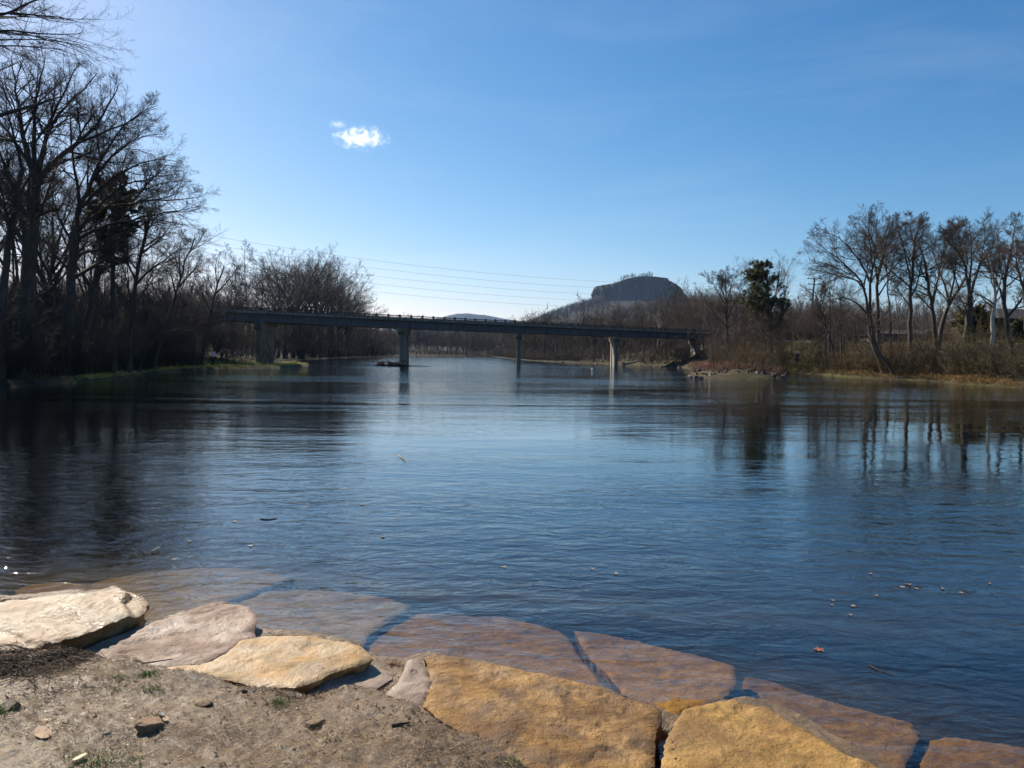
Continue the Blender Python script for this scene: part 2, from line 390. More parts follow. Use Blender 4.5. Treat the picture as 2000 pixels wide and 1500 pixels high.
# ------------------------------------------------------------------ foreground slabs and mud
SLABS = []      # (points, plane) for the mud to duck under
def slab(label, px, z0, gx, gy, th, mat, dents=(), group='sandstone slabs along the near shore', rough_z=.012, cell=.022, edge=.02, ledges=(), name='stone_slab'):
    c0 = G(sum(p[0] for p in px) / len(px), sum(p[1] for p in px) / len(px), z0)
    c = (c0.x, c0.y)
    base = [GP(p[0], p[1], z0, gx, gy, c).xy for p in px]
    seed = random.uniform(0, 50)
    pts = []
    n = len(base)
    for i in range(n):                                     # densify the outline with a broken-rock jitter
        a, b = base[i], base[(i + 1) % n]
        L = (b - a).length; k = max(1, int(L / (cell * .7)))
        nrm = Vector((b.y - a.y, a.x - b.x)).normalized()
        for j in range(k):
            q = a.lerp(b, j / k)
            w = math.sin(math.pi * j / k) ** .5 if k > 1 else 0
            q = q + nrm * (w * (.012 * fbm(q.x * 5, q.y * 5, seed, 3) + .009 * fbm(q.x * 24, q.y * 24, seed, 3)))
            pts.append(q)
    nb = len(pts)
    out = [tuple(p) for p in pts]
    xs = np.array([p.x for p in pts]); ys = np.array([p.y for p in pts])
    gxs, gys = np.meshgrid(np.arange(xs.min(), xs.max(), cell), np.arange(ys.min(), ys.max(), cell * .87))
    gxs[1::2] += cell / 2
    gxs = gxs.ravel() + RNG.uniform(-.2, .2, gxs.size) * cell; gys = gys.ravel() + RNG.uniform(-.2, .2, gys.size) * cell
    sd = signed_dist(gxs, gys, out)
    ok = sd < -cell * .55
    inner = [Vector((x, y)) for x, y in zip(gxs[ok], gys[ok])]
    allp = pts + inner
    V, E, Fc, _, _, _ = geometry.delaunay_2d_cdt(allp, [(i, (i + 1) % nb) for i in range(nb)], [], 1, 1e-6)
    V = np.array([tuple(p) for p in V])
    d = -signed_dist(V[:, 0], V[:, 1], out)
    dn = [(GP(q[0], q[1], z0, gx, gy, c), q[2], q[3]) for q in dents]
    def height(x, y, dd):
        z = z0 + gx * (x - c[0]) + gy * (y - c[1])
        z += rough_z * .55 * fbm(x * 2.3, y * 2.3, seed, 6) + rough_z * .3 * fbm(x * 14, y * 14, seed, 4)
        lf = fbm(x * 1.7 + 9, y * 1.7, seed, 5)                                             # thin split layers, sharp steps
        z += .006 * min(1, max(0, (lf - .10) / .02)) - .007 * min(1, max(0, (-.22 - lf) / .02))
        ck = abs(fbm(x * 1.1 - 4, y * 1.1 + 3, seed + 8, 4)); z -= .010 * math.exp(-(ck / .012) ** 2) * (1 if fbm(x * .9, y * .9, seed + 3, 2) > .15 else 0)   # hairline cracks
        z -= edge * .6 * math.exp(-dd / .010)
        for (q, r_, h_) in dn: z -= h_ * math.exp(-(((x - q.x) / (r_ * 1.5)) ** 2 + ((y - q.y) / r_) ** 2))
        return z
    for (poly, dz) in ledges: pass
    Z = np.array([height(x, y, max(dd, 0)) for x, y, dd in zip(V[:, 0], V[:, 1], d)])
    for (poly, dz) in ledges:
        pl = [tuple(GP(q[0], q[1], z0, gx, gy, c).xy) for q in poly]
        Z = Z + dz * (1 - ss(-.012, .012, signed_dist(V[:, 0], V[:, 1], pl)))
    m = MB(); T3 = []
    for f in Fc:
        for k in range(1, len(f) - 1): T3.append((f[0], f[k], f[k + 1]))
    T3 = np.array(T3)
    v3 = np.column_stack([V, Z])
    e1 = v3[T3[:, 1]] - v3[T3[:, 0]]; e2 = v3[T3[:, 2]] - v3[T3[:, 0]]
    fl = np.cross(e1, e2)[:, 2] < 0; T3[fl] = T3[fl][:, ::-1]
    m.add(v3, T3)
    # side rings: outline goes down in broken layers
    ring0 = v3[:nb]
    cen = ring0.mean(0); prev = None; rings = [ring0]
    L = 5
    nrm2 = np.roll(ring0[:, :2], -1, 0) - np.roll(ring0[:, :2], 1, 0)
    nrm2 = np.column_stack([nrm2[:, 1], -nrm2[:, 0]]); nrm2 /= np.linalg.norm(nrm2, axis=1, keepdims=True) + 1e-9
    area = 0.5 * np.sum(ring0[:, 0] * np.roll(ring0[:, 1], -1) - np.roll(ring0[:, 0], -1) * ring0[:, 1])
    if area < 0: nrm2 = -nrm2
    for l in range(1, L + 1):
        r = ring0.copy()
        o_ = np.array([.03 * fbm(p[0] * 9, p[1] * 9, seed + l * 3.7, 3) for p in ring0]) - .01 * l
        r[:, :2] += nrm2 * o_[:, None]
        r[:, 2] = ring0[:, 2] - th * l / L + np.array([.008 * fbm(p[0] * 7, p[1] * 7, seed + l, 2) for p in ring0])
        rings.append(r)
    vv = np.concatenate(rings); f4 = []
    for l in range(L):
        for i in range(nb):
            j = (i + 1) % nb; a, b_, c_, d_ = l * nb + i, l * nb + j, (l + 1) * nb + j, (l + 1) * nb + i
            f4.append((a, d_, c_, b_) if area > 0 else (a, b_, c_, d_))
    m.add(vv, None, f4)
    off = Vector((c[0], c[1], z0))
    m.v = [a - np.array(off) for a in m.v]
    o = m.build(name, mat); o.location = off
    tag(o, label, 'stone slab', group, 'thing')
    SLABS.append((out, (z0, gx, gy, c), th))
    return o

RK1 = mat_rock('cream_sandstone', (.22, .14, .062), (.31, .22, .118), (.40, .305, .19), (.27, .14, .05), .9, .2, .55, 1.0, 1.0, (3, 1, 0), .35, (.42, .55))
RK2 = mat_rock('pinkish_sandstone', (.20, .122, .08), (.29, .185, .125), (.36, .248, .175), (.21, .13, .09), .5, .4, .8, .8, 1.0, (7, 2, 0), .3)
RK3 = mat_rock('ochre_cream_sandstone', (.32, .235, .14), (.37, .225, .085), (.41, .315, .205), (.46, .24, .06), .85, .45, .8, .7, .8, (1, 9, 0), .5, (.44, .58))
RK4 = mat_rock('muddy_stone', (.24, .17, .125), (.30, .22, .165), (.36, .27, .20), (.18, .12, .085), .5, .4, .65, .5, 1.0, (2, 2, 2), .2)
RK6 = mat_rock('golden_sandstone', (.16, .078, .024), (.34, .178, .052), (.45, .262, .092), (.12, .060, .024), .85, .5, .85, 1.2, 1.3, (5, 5, 0), .3, (.45, .60))
RK7 = mat_rock('yellow_sandstone', (.22, .118, .032), (.41, .228, .060), (.50, .30, .095), (.22, .115, .034), .75, .5, .85, 1.0, .9, (8, 3, 0), .3, (.47, .60))
RKU = mat_rock('wet_brown_sandstone', (.15, .070, .016), (.265, .132, .031), (.33, .18, .052), (.10, .05, .016), .7, .5, .8, 1.0, 1.2, (4, 8, 0), .03)
RKU2 = mat_rock('drowned_grey_sandstone', (.19, .112, .045), (.27, .172, .075), (.33, .22, .108), (.13, .072, .028), .6, .6, .9, 1.0, 1.0, (6, 6, 0), .03)

slab('pale cream slab with wet brown sheen, leftmost on the shore, shadow under its front',
     [(-160, 1192), (-60, 1178), (0, 1171), (60, 1166), (122, 1160), (180, 1156), (241, 1146), (252, 1146), (266, 1151), (280, 1155), (290, 1166), (284, 1184), (262, 1197), (175, 1234), (101, 1256), (60, 1262), (0, 1249), (-80, 1240), (-170, 1230)],
     .235, .0, .03, .15, RK1, rough_z=.016, edge=.012,
     ledges=[([(233, 1142), (300, 1140), (300, 1200), (262, 1202), (246, 1183), (238, 1175), (254, 1160)], -.035), ([(-200, 1225), (0, 1229), (30, 1234), (52, 1252), (101, 1257), (90, 1275), (-200, 1275)], -.02)])
slab('pinkish grey slab covered in fine grit, pointed end towards the water, second from the left',
     [(430, 1175), (460, 1177), (490, 1183), (504, 1204), (498, 1226), (502, 1243), (480, 1252), (455, 1268), (400, 1292), (330, 1298), (241, 1298), (150, 1292), (140, 1279), (200, 1252), (259, 1229), (304, 1212), (360, 1194)],
     .135, .0, .02, .13, RK2, rough_z=.012,
     dents=[(240, 1272, .022, .016), (335, 1274, .03, .016), (432, 1261, .022, .015), (380, 1216, .02, .014), (395, 1273, .014, .01), (358, 1200, .012, .01), (225, 1258, .016, .01)])
slab('rounded ochre slab with small wet pits, between the pink slab and the mud stone',
     [(469, 1250), (525, 1240), (588, 1239), (637, 1244), (679, 1250), (706, 1262), (731, 1284), (700, 1299), (655, 1312), (615, 1330), (577, 1341), (507, 1342), (434, 1326), (370, 1318), (315, 1311), (290, 1301), (390, 1298), (440, 1276)],
     .15, .0, .02, .10, RK3, rough_z=.008,
     dents=[(495, 1292, .02, .014), (523, 1312, .02, .015), (570, 1304, .022, .014), (620, 1258, .016, .012), (430, 1312, .015, .01), (465, 1288, .012, .01), (550, 1272, .012, .008)])
slab('low wet brown stone under the right edge of the ochre slab',
     [(585, 1338), (630, 1324), (690, 1304), (728, 1293), (748, 1302), (766, 1322), (742, 1338), (714, 1356), (650, 1358), (600, 1352)],
     .095, .0, .02, .12, RK4, rough_z=.012, edge=.008)
slab('small mud crusted stone wedge, left of the large golden slab',
     [(795, 1288), (818, 1284), (834, 1303), (843, 1325), (838, 1352), (824, 1382), (783, 1372), (752, 1350), (779, 1324), (790, 1303)],
     .12, .0, .02, .10, RK4, rough_z=.02)
slab('largest golden brown slab in the middle of the shore, darker scuffed patches on top',
     [(826, 1282), (849, 1276), (916, 1285), (982, 1298), (1084, 1320), (1175, 1345), (1217, 1359), (1273, 1376), (1294, 1386), (1292, 1410), (1281, 1432), (1281, 1450), (1275, 1500), (1266, 1570), (1180, 1590), (1090, 1540), (1035, 1496), (1000, 1472), (947, 1450), (902, 1429), (850, 1398), (826, 1376), (843, 1330), (835, 1303)],
     .155, .0, -.015, .2, RK6, rough_z=.017, cell=.020, dents=[(868, 1372, .012, .01), (900, 1352, .01, .008), (1000, 1345, .02, .006), (1090, 1410, .03, .008), (960, 1330, .03, .006)])
slab('bright yellow slab with a peaked top corner at the right of the shore',
     [(1300, 1446), (1321, 1405), (1338, 1384), (1394, 1369), (1433, 1354), (1456, 1365), (1496, 1370), (1512, 1384), (1545, 1408), (1580, 1425), (1622, 1453), (1678, 1481), (1730, 1500), (1830, 1550), (1820, 1610), (1500, 1640), (1285, 1590), (1292, 1500)],
     .155, .0, -.01, .22, RK7, rough_z=.014, cell=.020,
     ledges=[([(1400, 1378), (1430, 1393), (1468, 1395), (1466, 1378), (1520, 1372), (1530, 1400), (1600, 1430), (1520, 1350), (1440, 1345), (1400, 1365)], -.016)])
UG = 'sandstone slabs under the shallow water'
slab('brown orange slab awash at the waterline, upper right of the largest golden slab',
     [(1121, 1231), (1175, 1237), (1260, 1255), (1350, 1276), (1434, 1299), (1437, 1340), (1408, 1368), (1340, 1388), (1318, 1396), (1292, 1384), (1217, 1358), (1182, 1311), (1140, 1268)],
     -.045, .0, -.085, .25, RKU, group=UG, rough_z=.012)
slab('long submerged brown slab right of the peaked yellow slab',
     [(1454, 1321), (1510, 1331), (1580, 1352), (1720, 1394), (1780, 1409), (1798, 1426), (1785, 1458), (1769, 1487), (1760, 1540), (1690, 1500), (1622, 1456), (1545, 1412), (1500, 1376), (1450, 1350)],
     -.14, .0, -.09, .25, RKU, group=UG, rough_z=.012)
slab('submerged brown slab cut off by the bottom right corner',
     [(1816, 1444), (1846, 1437), (1930, 1449), (2000, 1459), (2120, 1490), (2150, 1620), (1850, 1640), (1770, 1560)],
     -.13, .0, -.07, .25, RKU, group=UG, rough_z=.012)
slab('wide submerged slab behind the largest golden slab',
     [(718, 1262), (760, 1224), (815, 1196), (895, 1200), (979, 1202), (1050, 1216), (1094, 1229), (1110, 1243), (1140, 1289), (1196, 1354), (1100, 1345), (960, 1310), (850, 1290), (735, 1300)],
     -.125, .0, -.10, .25, RKU, group=UG, rough_z=.012)
slab('submerged greyish slab behind the ochre slab, dark crack on its right',
     [(523, 1153), (580, 1151), (640, 1153), (700, 1160), (765, 1167), (802, 1180), (758, 1212), (716, 1243), (706, 1266), (640, 1258), (560, 1250), (500, 1246), (462, 1178)],
     -.13, .0, -.07, .25, RKU2, group=UG, rough_z=.01)
slab('largest pale submerged slab behind the pink slab, straight dark crack on its right',
     [(300, 1118), (380, 1110), (490, 1110), (574, 1128), (500, 1154), (441, 1174), (380, 1200), (300, 1225), (230, 1160), (150, 1150), (210, 1130)],
     -.16, .0, -.07, .25, RKU2, group=UG, rough_z=.01)
slab('submerged rust brown slab just behind the leftmost cream slab',
     [(28, 1148), (60, 1138), (110, 1133), (170, 1138), (215, 1150), (190, 1185), (40, 1190)],
     -.12, .0, .02, .2, RKU, group=UG, rough_z=.015)

def mud_z(X, Y):
    sd = signed_dist(X, Y, RIVER)
    z = -.12 + .16 * ss(-.25, .05, sd) + .13 * ss(0, .8, sd) + .13 * ss(.6, 2.0, sd) - 1.0 * ss(.3, 2.6, -sd)
    def trench(pxs, depth, w, zz=.15):
        nonlocal z
        q = [tuple(G(p[0], p[1], zz).xy) for p in pxs]
        d = np.full(X.shape, 1e9)
        for a, b in zip(q[:-1], q[1:]): d = np.minimum(d, seg_dist(X, Y, a, b))
        z = z - depth * np.exp(-(d / w) ** 2)
    trench([(292, 1175), (272, 1222), (190, 1248), (87, 1274)], .10, .10)
    trench([(735, 1298), (655, 1328), (580, 1352)], .07, .09)
    trench([(1294, 1400), (1284, 1500), (1280, 1560)], .25, .08)
    global CLEAR
    CLEAR = np.full(X.shape, 9.0)
    for si, (out, (z0, gx, gy, c), th) in enumerate(SLABS):
        s = np.full(X.shape, 9.0); bx = [p[0] for p in out]; by = [p[1] for p in out]
        near = (X > min(bx) - .3) & (X < max(bx) + .3) & (Y > min(by) - .3) & (Y < max(by) + .3)
        s[near] = signed_dist(X[near], Y[near], out)
        if si < 7: CLEAR = np.minimum(CLEAR, s)
        top = z0 + gx * (X - c[0]) + gy * (Y - c[1])
        w = 1 - ss(.01, .09, s)
        lim = top - .022 - .06 * (1 - ss(-.10, -.02, s))
        z = np.where(w > 0, z * (1 - w) + np.minimum(z, lim) * w, z)
    return z
def build_mud():
    xs = np.arange(-5.4, 5.6, .017); ys = np.arange(.8, 7.4, .017)
    X, Y = np.meshgrid(xs, ys)
    Z = mud_z(X, Y)
    n1 = np.array([fbm(x * 3, y * 3, 2.2, 4) for x, y in zip(X.ravel(), Y.ravel())]).reshape(X.shape)
    n2 = np.array([fbm(x * 17, y * 17, 5.1, 3) for x, y in zip(X.ravel(), Y.ravel())]).reshape(X.shape)
    calm = ss(-.01, .05, CLEAR); Z = Z + n1 * .022 * (.35 + .65 * calm) + np.maximum(n2, -.3) * .011 * (.3 + .7 * calm)
    m = MB(); m.grid(X, Y, Z)
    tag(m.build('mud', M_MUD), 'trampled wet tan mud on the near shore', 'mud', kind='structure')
    return xs, ys, Z
MX, MY, MZ = build_mud()
def mud_at(x, y):
    i = int(np.clip(round((x - MX[0]) / .017), 0, len(MX) - 1)); j = int(np.clip(round((y - MY[0]) / .017), 0, len(MY) - 1))
    return float(MZ[j, i])
def mud_arr(x, y):
    i = np.clip(np.rint((x - MX[0]) / .017).astype(int), 0, len(MX) - 1); j = np.clip(np.rint((y - MY[0]) / .017).astype(int), 0, len(MY) - 1)
    return MZ[j, i]
def on_mud(px, py):
    z = .3
    for _ in range(6):
        p = G(px, py, z); z = mud_at(p.x, p.y)
    return Vector((p.x, p.y, z))

# ------------------------------------------------------------------ trees
UP = np.array([0, 0, 1.0])
def unit(a): return a / (np.linalg.norm(a, axis=-1, keepdims=True) + 1e-9)
def resample(pts, K):
    pts = np.asarray(pts, float); d = np.r_[0, np.cumsum(np.linalg.norm(np.diff(pts, axis=0), axis=1))]
    # smooth (Catmull-like) resample by cubic blending of linear resample
    q = np.column_stack([np.interp(np.linspace(0, d[-1], K), d, pts[:, i]) for i in range(3)])
    for _ in range(2): q[1:-1] = .25 * q[:-2] + .5 * q[1:-1] + .25 * q[2:]
    return q
def sprout(P, Rr, n, f0, f1, ang, angv, ratio, K, up=.15, wig=.18, rr=.55, taper=.5, rmin=.004, rng=None, bias=None, absl=None, tipr=.25):
    """n children on every parent polyline; returns (M,K,3), (M,K)"""
    rng = rng or RNG
    Np, Kp, _ = P.shape
    f = f0 + (f1 - f0) * ((np.arange(n)[None] + rng.uniform(.1, .9, (Np, n))) / n)
    x = f * (Kp - 1); i = np.clip(x.astype(int), 0, Kp - 2); u = (x - i)[..., None]
    ii = np.arange(Np)[:, None]
    p0 = P[ii, i] * (1 - u) + P[ii, i + 1] * u
    T = unit(P[ii, i + 1] - P[ii, i])
    r0 = Rr[ii, i] * (1 - u[..., 0]) + Rr[ii, i + 1] * u[..., 0]
    L = np.linalg.norm(np.diff(P, axis=1), axis=2).sum(1)
    ref = rng.normal(size=(Np, n, 3)); ref[..., 2] *= .6
    S = unit(ref - (ref * T).sum(-1, keepdims=True) * T)
    th = ang + rng.normal(size=(Np, n, 1)) * angv
    D = unit(np.cos(th) * T + np.sin(th) * S)
    ln = (absl if absl is not None else L[:, None] * ratio) * (1 - taper * (f - f0) / (f1 - f0 + 1e-6)) * rng.uniform(.65, 1.3, (Np, n))
    p0 = p0.reshape(-1, 3); D = D.reshape(-1, 3); ln = ln.reshape(-1); r0 = r0.reshape(-1)
    out = np.empty((len(p0), K, 3)); out[:, 0] = p0
    st = (ln / (K - 1))[:, None]
    for k in range(1, K):
        D = unit(D + up * UP + rng.normal(size=D.shape) * wig + (0 if bias is None else bias))
        out[:, k] = out[:, k - 1] + D * st
    rs = np.maximum(np.minimum(r0 * rr, ln * .03 + .004), rmin)
    rad = rs[:, None] * (1 - (1 - tipr) * np.linspace(0, 1, K)[None])
    return out, rad

def crown_mesh(P, Rr, spec, rng, mb=None):
    mb = mb or MB()
    for sp in spec:
        S = sp.pop('S', 3)
        P, Rr = sprout(P, Rr, rng=rng, **sp); sp['S'] = S
        mb.tubes(P, Rr, S)
    return mb
def spec4(n1, n2, n3, n4, f0=.25, ang=.85, up=.045, rm=.006):
    s = [dict(n=n1, f0=f0, f1=.97, ang=ang, angv=.2, ratio=.46, K=6, up=up, wig=.10, rr=.55, taper=.66, rmin=rm * 1.5, S=4),
         dict(n=n2, f0=.2, f1=.97, ang=.7, angv=.22, ratio=.5, K=5, up=up * .8, wig=.11, rr=.6, rmin=rm * 1.15, S=3),
         dict(n=n3, f0=.15, f1=.97, ang=.7, angv=.25, ratio=.54, K=4, up=up * .6, wig=.13, rr=.65, rmin=rm, S=3)]
    if n4: s.append(dict(n=n4, f0=.15, f1=.95, ang=.65, angv=.25, ratio=.55, K=3, up=.08, wig=.2, rr=.7, rmin=rm * .8, S=3))
    return s

def hero(name, label, Z, stems, spec, group=None, mats=(M_BARK, M_TWIG), cat='tree', depth=.45, base_z=None):
    """a tree whose trunk and limbs follow the photographed branching; stems: (pixel path, r0, r1)"""
    rng = np.random.default_rng(abs(hash(label)) % 1000 + len(label) * 7)
    rng = np.random.default_rng(sum(map(ord, label)))
    tr = MB(); allP = []; allR = []
    o0 = None
    ends = []
    for si, (px, r0, r1) in enumerate(stems):
        L = sum(math.hypot(a[0] - b[0], a[1] - b[1]) for a, b in zip(px[:-1], px[1:]))
        if si == 0: d0, d1 = 0, 0
        else:
            d0 = 0
            d1 = rng.uniform(-depth, depth) * L / FPX * Z
        pts = []
        acc = 0
        for j, p in enumerate(px):
            if j: acc += math.hypot(px[j][0] - px[j - 1][0], px[j][1] - px[j - 1][1])
            pts.append(pt(p[0], p[1], Z + d0 + (d1 - d0) * acc / max(L, 1)))
        K = 12
        q = resample(pts, K)
        q[1:-1] += rng.normal(size=(K - 2, 3)) * (.0045 * L / FPX * Z)
        if si == 0:
            gz = float(land(q[0, 0], q[0, 1])) if base_z is None else base_z
            q[0, 2] = gz - .3
            o0 = np.array([q[0, 0], q[0, 1], max(gz, 0)])
        rad = r0 + (r1 - r0) * np.linspace(0, 1, K) ** .8
        if si == 0: rad[0] *= 1.35; rad[1] *= 1.08
        allP.append(q); allR.append(rad)
    P = np.array(allP) - o0; Rr = np.array(allR)
    root = empty(name, tuple(o0)); tag(root, label, cat, group)
    tr.tubes(P, Rr, 8, tip=False)
    tr.build('trunk', mats[0], root)
    m = MB()
    if len(P) > 1: crown_mesh(P[1:], Rr[1:], [dict(s) for s in spec], rng, m)
    s2 = [dict(s) for s in spec]; s2[0].update(n=max(3, spec[0]['n'] // 2), f0=.6)
    if len(P) == 1: s2[0].update(n=spec[0]['n'], f0=.35)
    crown_mesh(P[:1], Rr[:1], s2, rng, m)
    m.build('crown', mats[1], root)
    return root

def proto(name, H, r, kind, seed, mats=(M_BARK, M_TWIG), dens=1.0):
    """a bare tree of height H about its own base, returned unlinked from any place"""
    rng = np.random.default_rng(seed)
    tr = MB(); stems = []; rads = []
    K = 12
    def path(p, d, L, up, wig):
        out = [np.array(p, float)]; d = unit(np.array(d, float))
        for k in range(K - 1):
            d = unit(d + up * UP + rng.normal(size=3) * wig); out.append(out[-1] + d * L / (K - 1))
        return np.array(out)
    if kind == 'slender':
        t = path((0, 0, -.3), (rng.normal() * .08, rng.normal() * .08, 1), H * .97, .1, .05); stems.append(t); rads.append((r, .015))
        for k in range(9):
            i = 4 + int(k * 7 / 9); a = rng.uniform(0, 6.28); L = H * .30 * (1 - .05 * k)
            stems.append(path(t[i], (math.cos(a), math.sin(a), .9), L, .13, .1)); rads.append((r * .42 * (1 - .07 * k), .01))
    elif kind == 'vase':
        t = path((0, 0, -.3), (0, 0, 1), H * .38, .1, .04); stems.append(t); rads.append((r, r * .72))
        for k in range(7):
            a = k * 6.28 / 7 + rng.normal() * .3; i = K - 1 - (k % 4)
            stems.append(path(t[i], (math.cos(a) * .62, math.sin(a) * .62, 1), H * rng.uniform(.55, .68), .06, .07)); rads.append((r * .45, .012))
    elif kind == 'spread':
        t = path((0, 0, -.3), (rng.normal() * .1, rng.normal() * .1, 1), H * .5, .1, .05); stems.append(t); rads.append((r, r * .6))
        for k in range(9):
            a = k * 2.4 + rng.normal() * .2; i = 6 + k * 5 // 9
            stems.append(path(t[i], (math.cos(a), math.sin(a), .75), H * rng.uniform(.42, .58), .1, .08)); rads.append((r * .42, .012))
    elif kind == 'multi':
        for k in range(4):
            a = k * 1.57 + rng.normal() * .3
            stems.append(path((.15 * math.cos(a), .15 * math.sin(a), -.3), (math.cos(a) * .3, math.sin(a) * .3, 1), H * rng.uniform(.75, 1), .05, .07)); rads.append((r * .6, .012))
    root = empty(name); P = np.array(stems); Rr = np.array([np.linspace(a ** .8, b ** .8, K) ** 1.25 for a, b in rads])
    tr.tubes(P, Rr, 7, tip=False)
    tr.build('trunk', mats[0], root)
    n = lambda v: max(2, int(round(v * dens)))
    sp = spec4(n(9), n(8), n(6), n(3), f0=.22, rm=.006)
    src = P if kind == 'multi' else P[1:]; rs = Rr if kind == 'multi' else Rr[1:]
    m = crown_mesh(src, rs, sp, rng)
    m.build('crown', mats[1], root)
    return root

# left bank: trees one can tell apart --------------------------------------------------
GL = 'bare trees of the left bank'
SPH = spec4(13, 10, 7, 4, rm=.005)
hero('bare_tree', 'biggest bare tree on the left bank, thick trunk forking into many upright limbs', 42,
     [([(36, 748), (44, 650), (52, 560), (58, 470), (65, 390), (70, 345)], .44, .33),
      ([(68, 350), (50, 290), (42, 250), (38, 200), (30, 160), (22, 115)], .20, .02),
      ([(70, 345), (64, 290), (66, 240), (72, 190), (80, 150), (88, 108)], .16, .02),
      ([(72, 350), (85, 290), (92, 250), (105, 215), (118, 190), (135, 160), (156, 122)], .17, .02),
      ([(75, 350), (98, 322), (125, 300), (150, 280), (180, 258), (205, 220), (232, 165)], .19, .02),
      ([(72, 340), (82, 300), (100, 240), (125, 205), (155, 185), (190, 142)], .15, .02),
      ([(60, 430), (30, 400), (10, 380), (-30, 335)], .13, .02),
      ([(68, 425), (85, 416), (104, 410), (112, 411)], .11, .06),
      ([(150, 280), (195, 262), (240, 243), (285, 218), (305, 212)], .09, .012),
      ([(52, 310), (25, 270), (0, 240), (-40, 215)], .11, .012),
      ([(92, 330), (140, 310), (190, 292), (240, 262)], .08, .012)], SPH, GL)
hero('bare_tree', 'dark bare tree at the left edge of the photo, trunk bending to the right', 39,
     [([(-6, 752), (2, 600), (9, 520), (20, 440), (35, 385), (44, 330)], .30, .10),
      ([(20, 440), (5, 400), (-18, 350), (-40, 300)], .12, .02), ([(35, 385), (18, 350), (0, 300), (-12, 240)], .12, .02),
      ([(44, 330), (30, 280), (15, 220), (5, 160)], .1, .012), ([(9, 520), (-15, 480), (-40, 450)], .09, .012), ([(30, 400), (60, 340), (55, 260)], .08, .012)], SPH, GL)
hero('bare_tree', 'wide left bank tree reaching far over the river with long low limbs', 47,
     [([(122, 738), (130, 650), (138, 570), (145, 500), (150, 440)], .38, .24),
      ([(150, 440), (155, 395), (150, 350), (141, 300), (135, 240), (139, 185)], .14, .02),
      ([(152, 420), (165, 385), (182, 350), (195, 310), (215, 280), (240, 245), (275, 215), (308, 206)], .16, .015),
      ([(150, 450), (175, 425), (205, 405), (240, 398), (275, 393), (325, 391), (398, 384)], .15, .012),
      ([(150, 470), (180, 450), (215, 440), (260, 428), (310, 419), (350, 409), (392, 403)], .13, .012),
      ([(160, 405), (205, 360), (250, 330), (300, 305), (352, 318)], .12, .012),
      ([(178, 355), (215, 305), (250, 282), (285, 262), (318, 262)], .11, .012),
      ([(150, 460), (190, 400), (240, 360), (300, 345), (350, 340)], .12, .012),
      ([(148, 480), (120, 440), (100, 380), (95, 320)], .11, .012),
      ([(205, 405), (270, 375), (330, 352), (375, 355)], .07, .012)], SPH, GL)
hero('bare_tree', 'left bank bare tree with a kinked leaning trunk in front of the dark pine', 50,
     [([(160, 728), (170, 640), (180, 560), (200, 490), (225, 430), (252, 400)], .28, .13),
      ([(200, 490), (182, 430), (174, 380), (170, 330), (180, 280)], .14, .015), ([(252, 400), (272, 380), (300, 345), (330, 320)], .12, .012),
      ([(215, 450), (240, 440), (290, 430), (340, 440)], .1, .012), ([(180, 560), (150, 520), (110, 490), (85, 470)], .1, .012),
      ([(225, 430), (235, 380), (240, 320), (260, 270)], .1, .012), ([(185, 540), (230, 510), (280, 490)], .09, .012)], SPH, GL)
hero('bare_tree', 'bare tree with a straight dark trunk standing right of the pine on the left bank', 56,
     [([(250, 724), (257, 640), (262, 560), (270, 500), (284, 450), (298, 410)], .24, .08),
      ([(262, 560), (300, 520), (335, 500), (368, 470)], .11, .012), ([(264, 545), (242, 500), (234, 440)], .1, .012),
      ([(270, 500), (310, 470), (340, 430)], .1, .012), ([(258, 620), (290, 590), (330, 585)], .09, .012), ([(284, 450), (280, 410), (290, 370)], .08, .012)], SPH, GL)
hero('bare_tree', 'slim bare tree with forked grey top, nearest the power lines on the left bank', 63,
     [([(300, 722), (320, 640), (345, 580), (352, 540), (364, 500), (380, 465)], .16, .05),
      ([(345, 580), (332, 530), (327, 500)], .09, .012), ([(350, 560), (375, 530), (400, 505)], .08, .012),
      ([(352, 540), (350, 490), (358, 455)], .08, .012), ([(320, 640), (290, 600), (270, 580)], .08, .012), ([(364, 500), (392, 470), (398, 450)], .06, .012)], SPH, GL)
hero('bare_tree', 'thin dark tree leaning right beside the person on the left bank', 77,
     [([(393, 718), (403, 660), (411, 610), (424, 556), (438, 520)], .2, .06),
      ([(411, 610), (395, 570), (380, 540)], .09, .012), ([(420, 575), (445, 550), (465, 520)], .09, .012), ([(424, 556), (420, 520), (430, 490)], .08, .012)], spec4(8, 6, 5, 3, rm=.009), GL)
hero('bare_tree', 'low arching bare tree bowed over the bank, left of the angler', 61,
     [([(268, 726), (285, 690), (305, 660), (335, 643), (365, 642), (390, 656)], .13, .03),
      ([(305, 660), (300, 620), (310, 590)], .06, .012), ([(335, 643), (350, 615), (370, 600)], .05, .012), ([(285, 690), (265, 650), (255, 620)], .06, .012)], spec4(8, 6, 5, 0), GL)
hero('bare_tree', 'tree outside the left edge whose bare boughs hang into the top left corner', 34,
     [([(-330, 900), (-310, 600), (-290, 300), (-260, 60), (-240, -60)], .5, .28),
      ([(-262, 80), (-150, 60), (-60, 45), (30, 20), (75, -5), (150, -22)], .16, .016),
      ([(-250, 20), (-120, 40), (-20, 25), (60, 28), (110, 32), (150, 42)], .13, .013),
      ([(-275, 160), (-150, 90), (-50, 60), (20, 57), (70, 70), (110, 68), (158, 66)], .14, .013),
      ([(-280, 220), (-160, 130), (-60, 90), (10, 95), (60, 85), (100, 92), (122, 96)], .13, .013),
      ([(-290, 330), (-170, 230), (-80, 170), (0, 140), (45, 118)], .13, .013),
      ([(-245, -30), (-150, -60), (-60, -50), (40, -40), (120, -60)], .12, .016)], spec4(10, 7, 6, 3, rm=.005), GL)

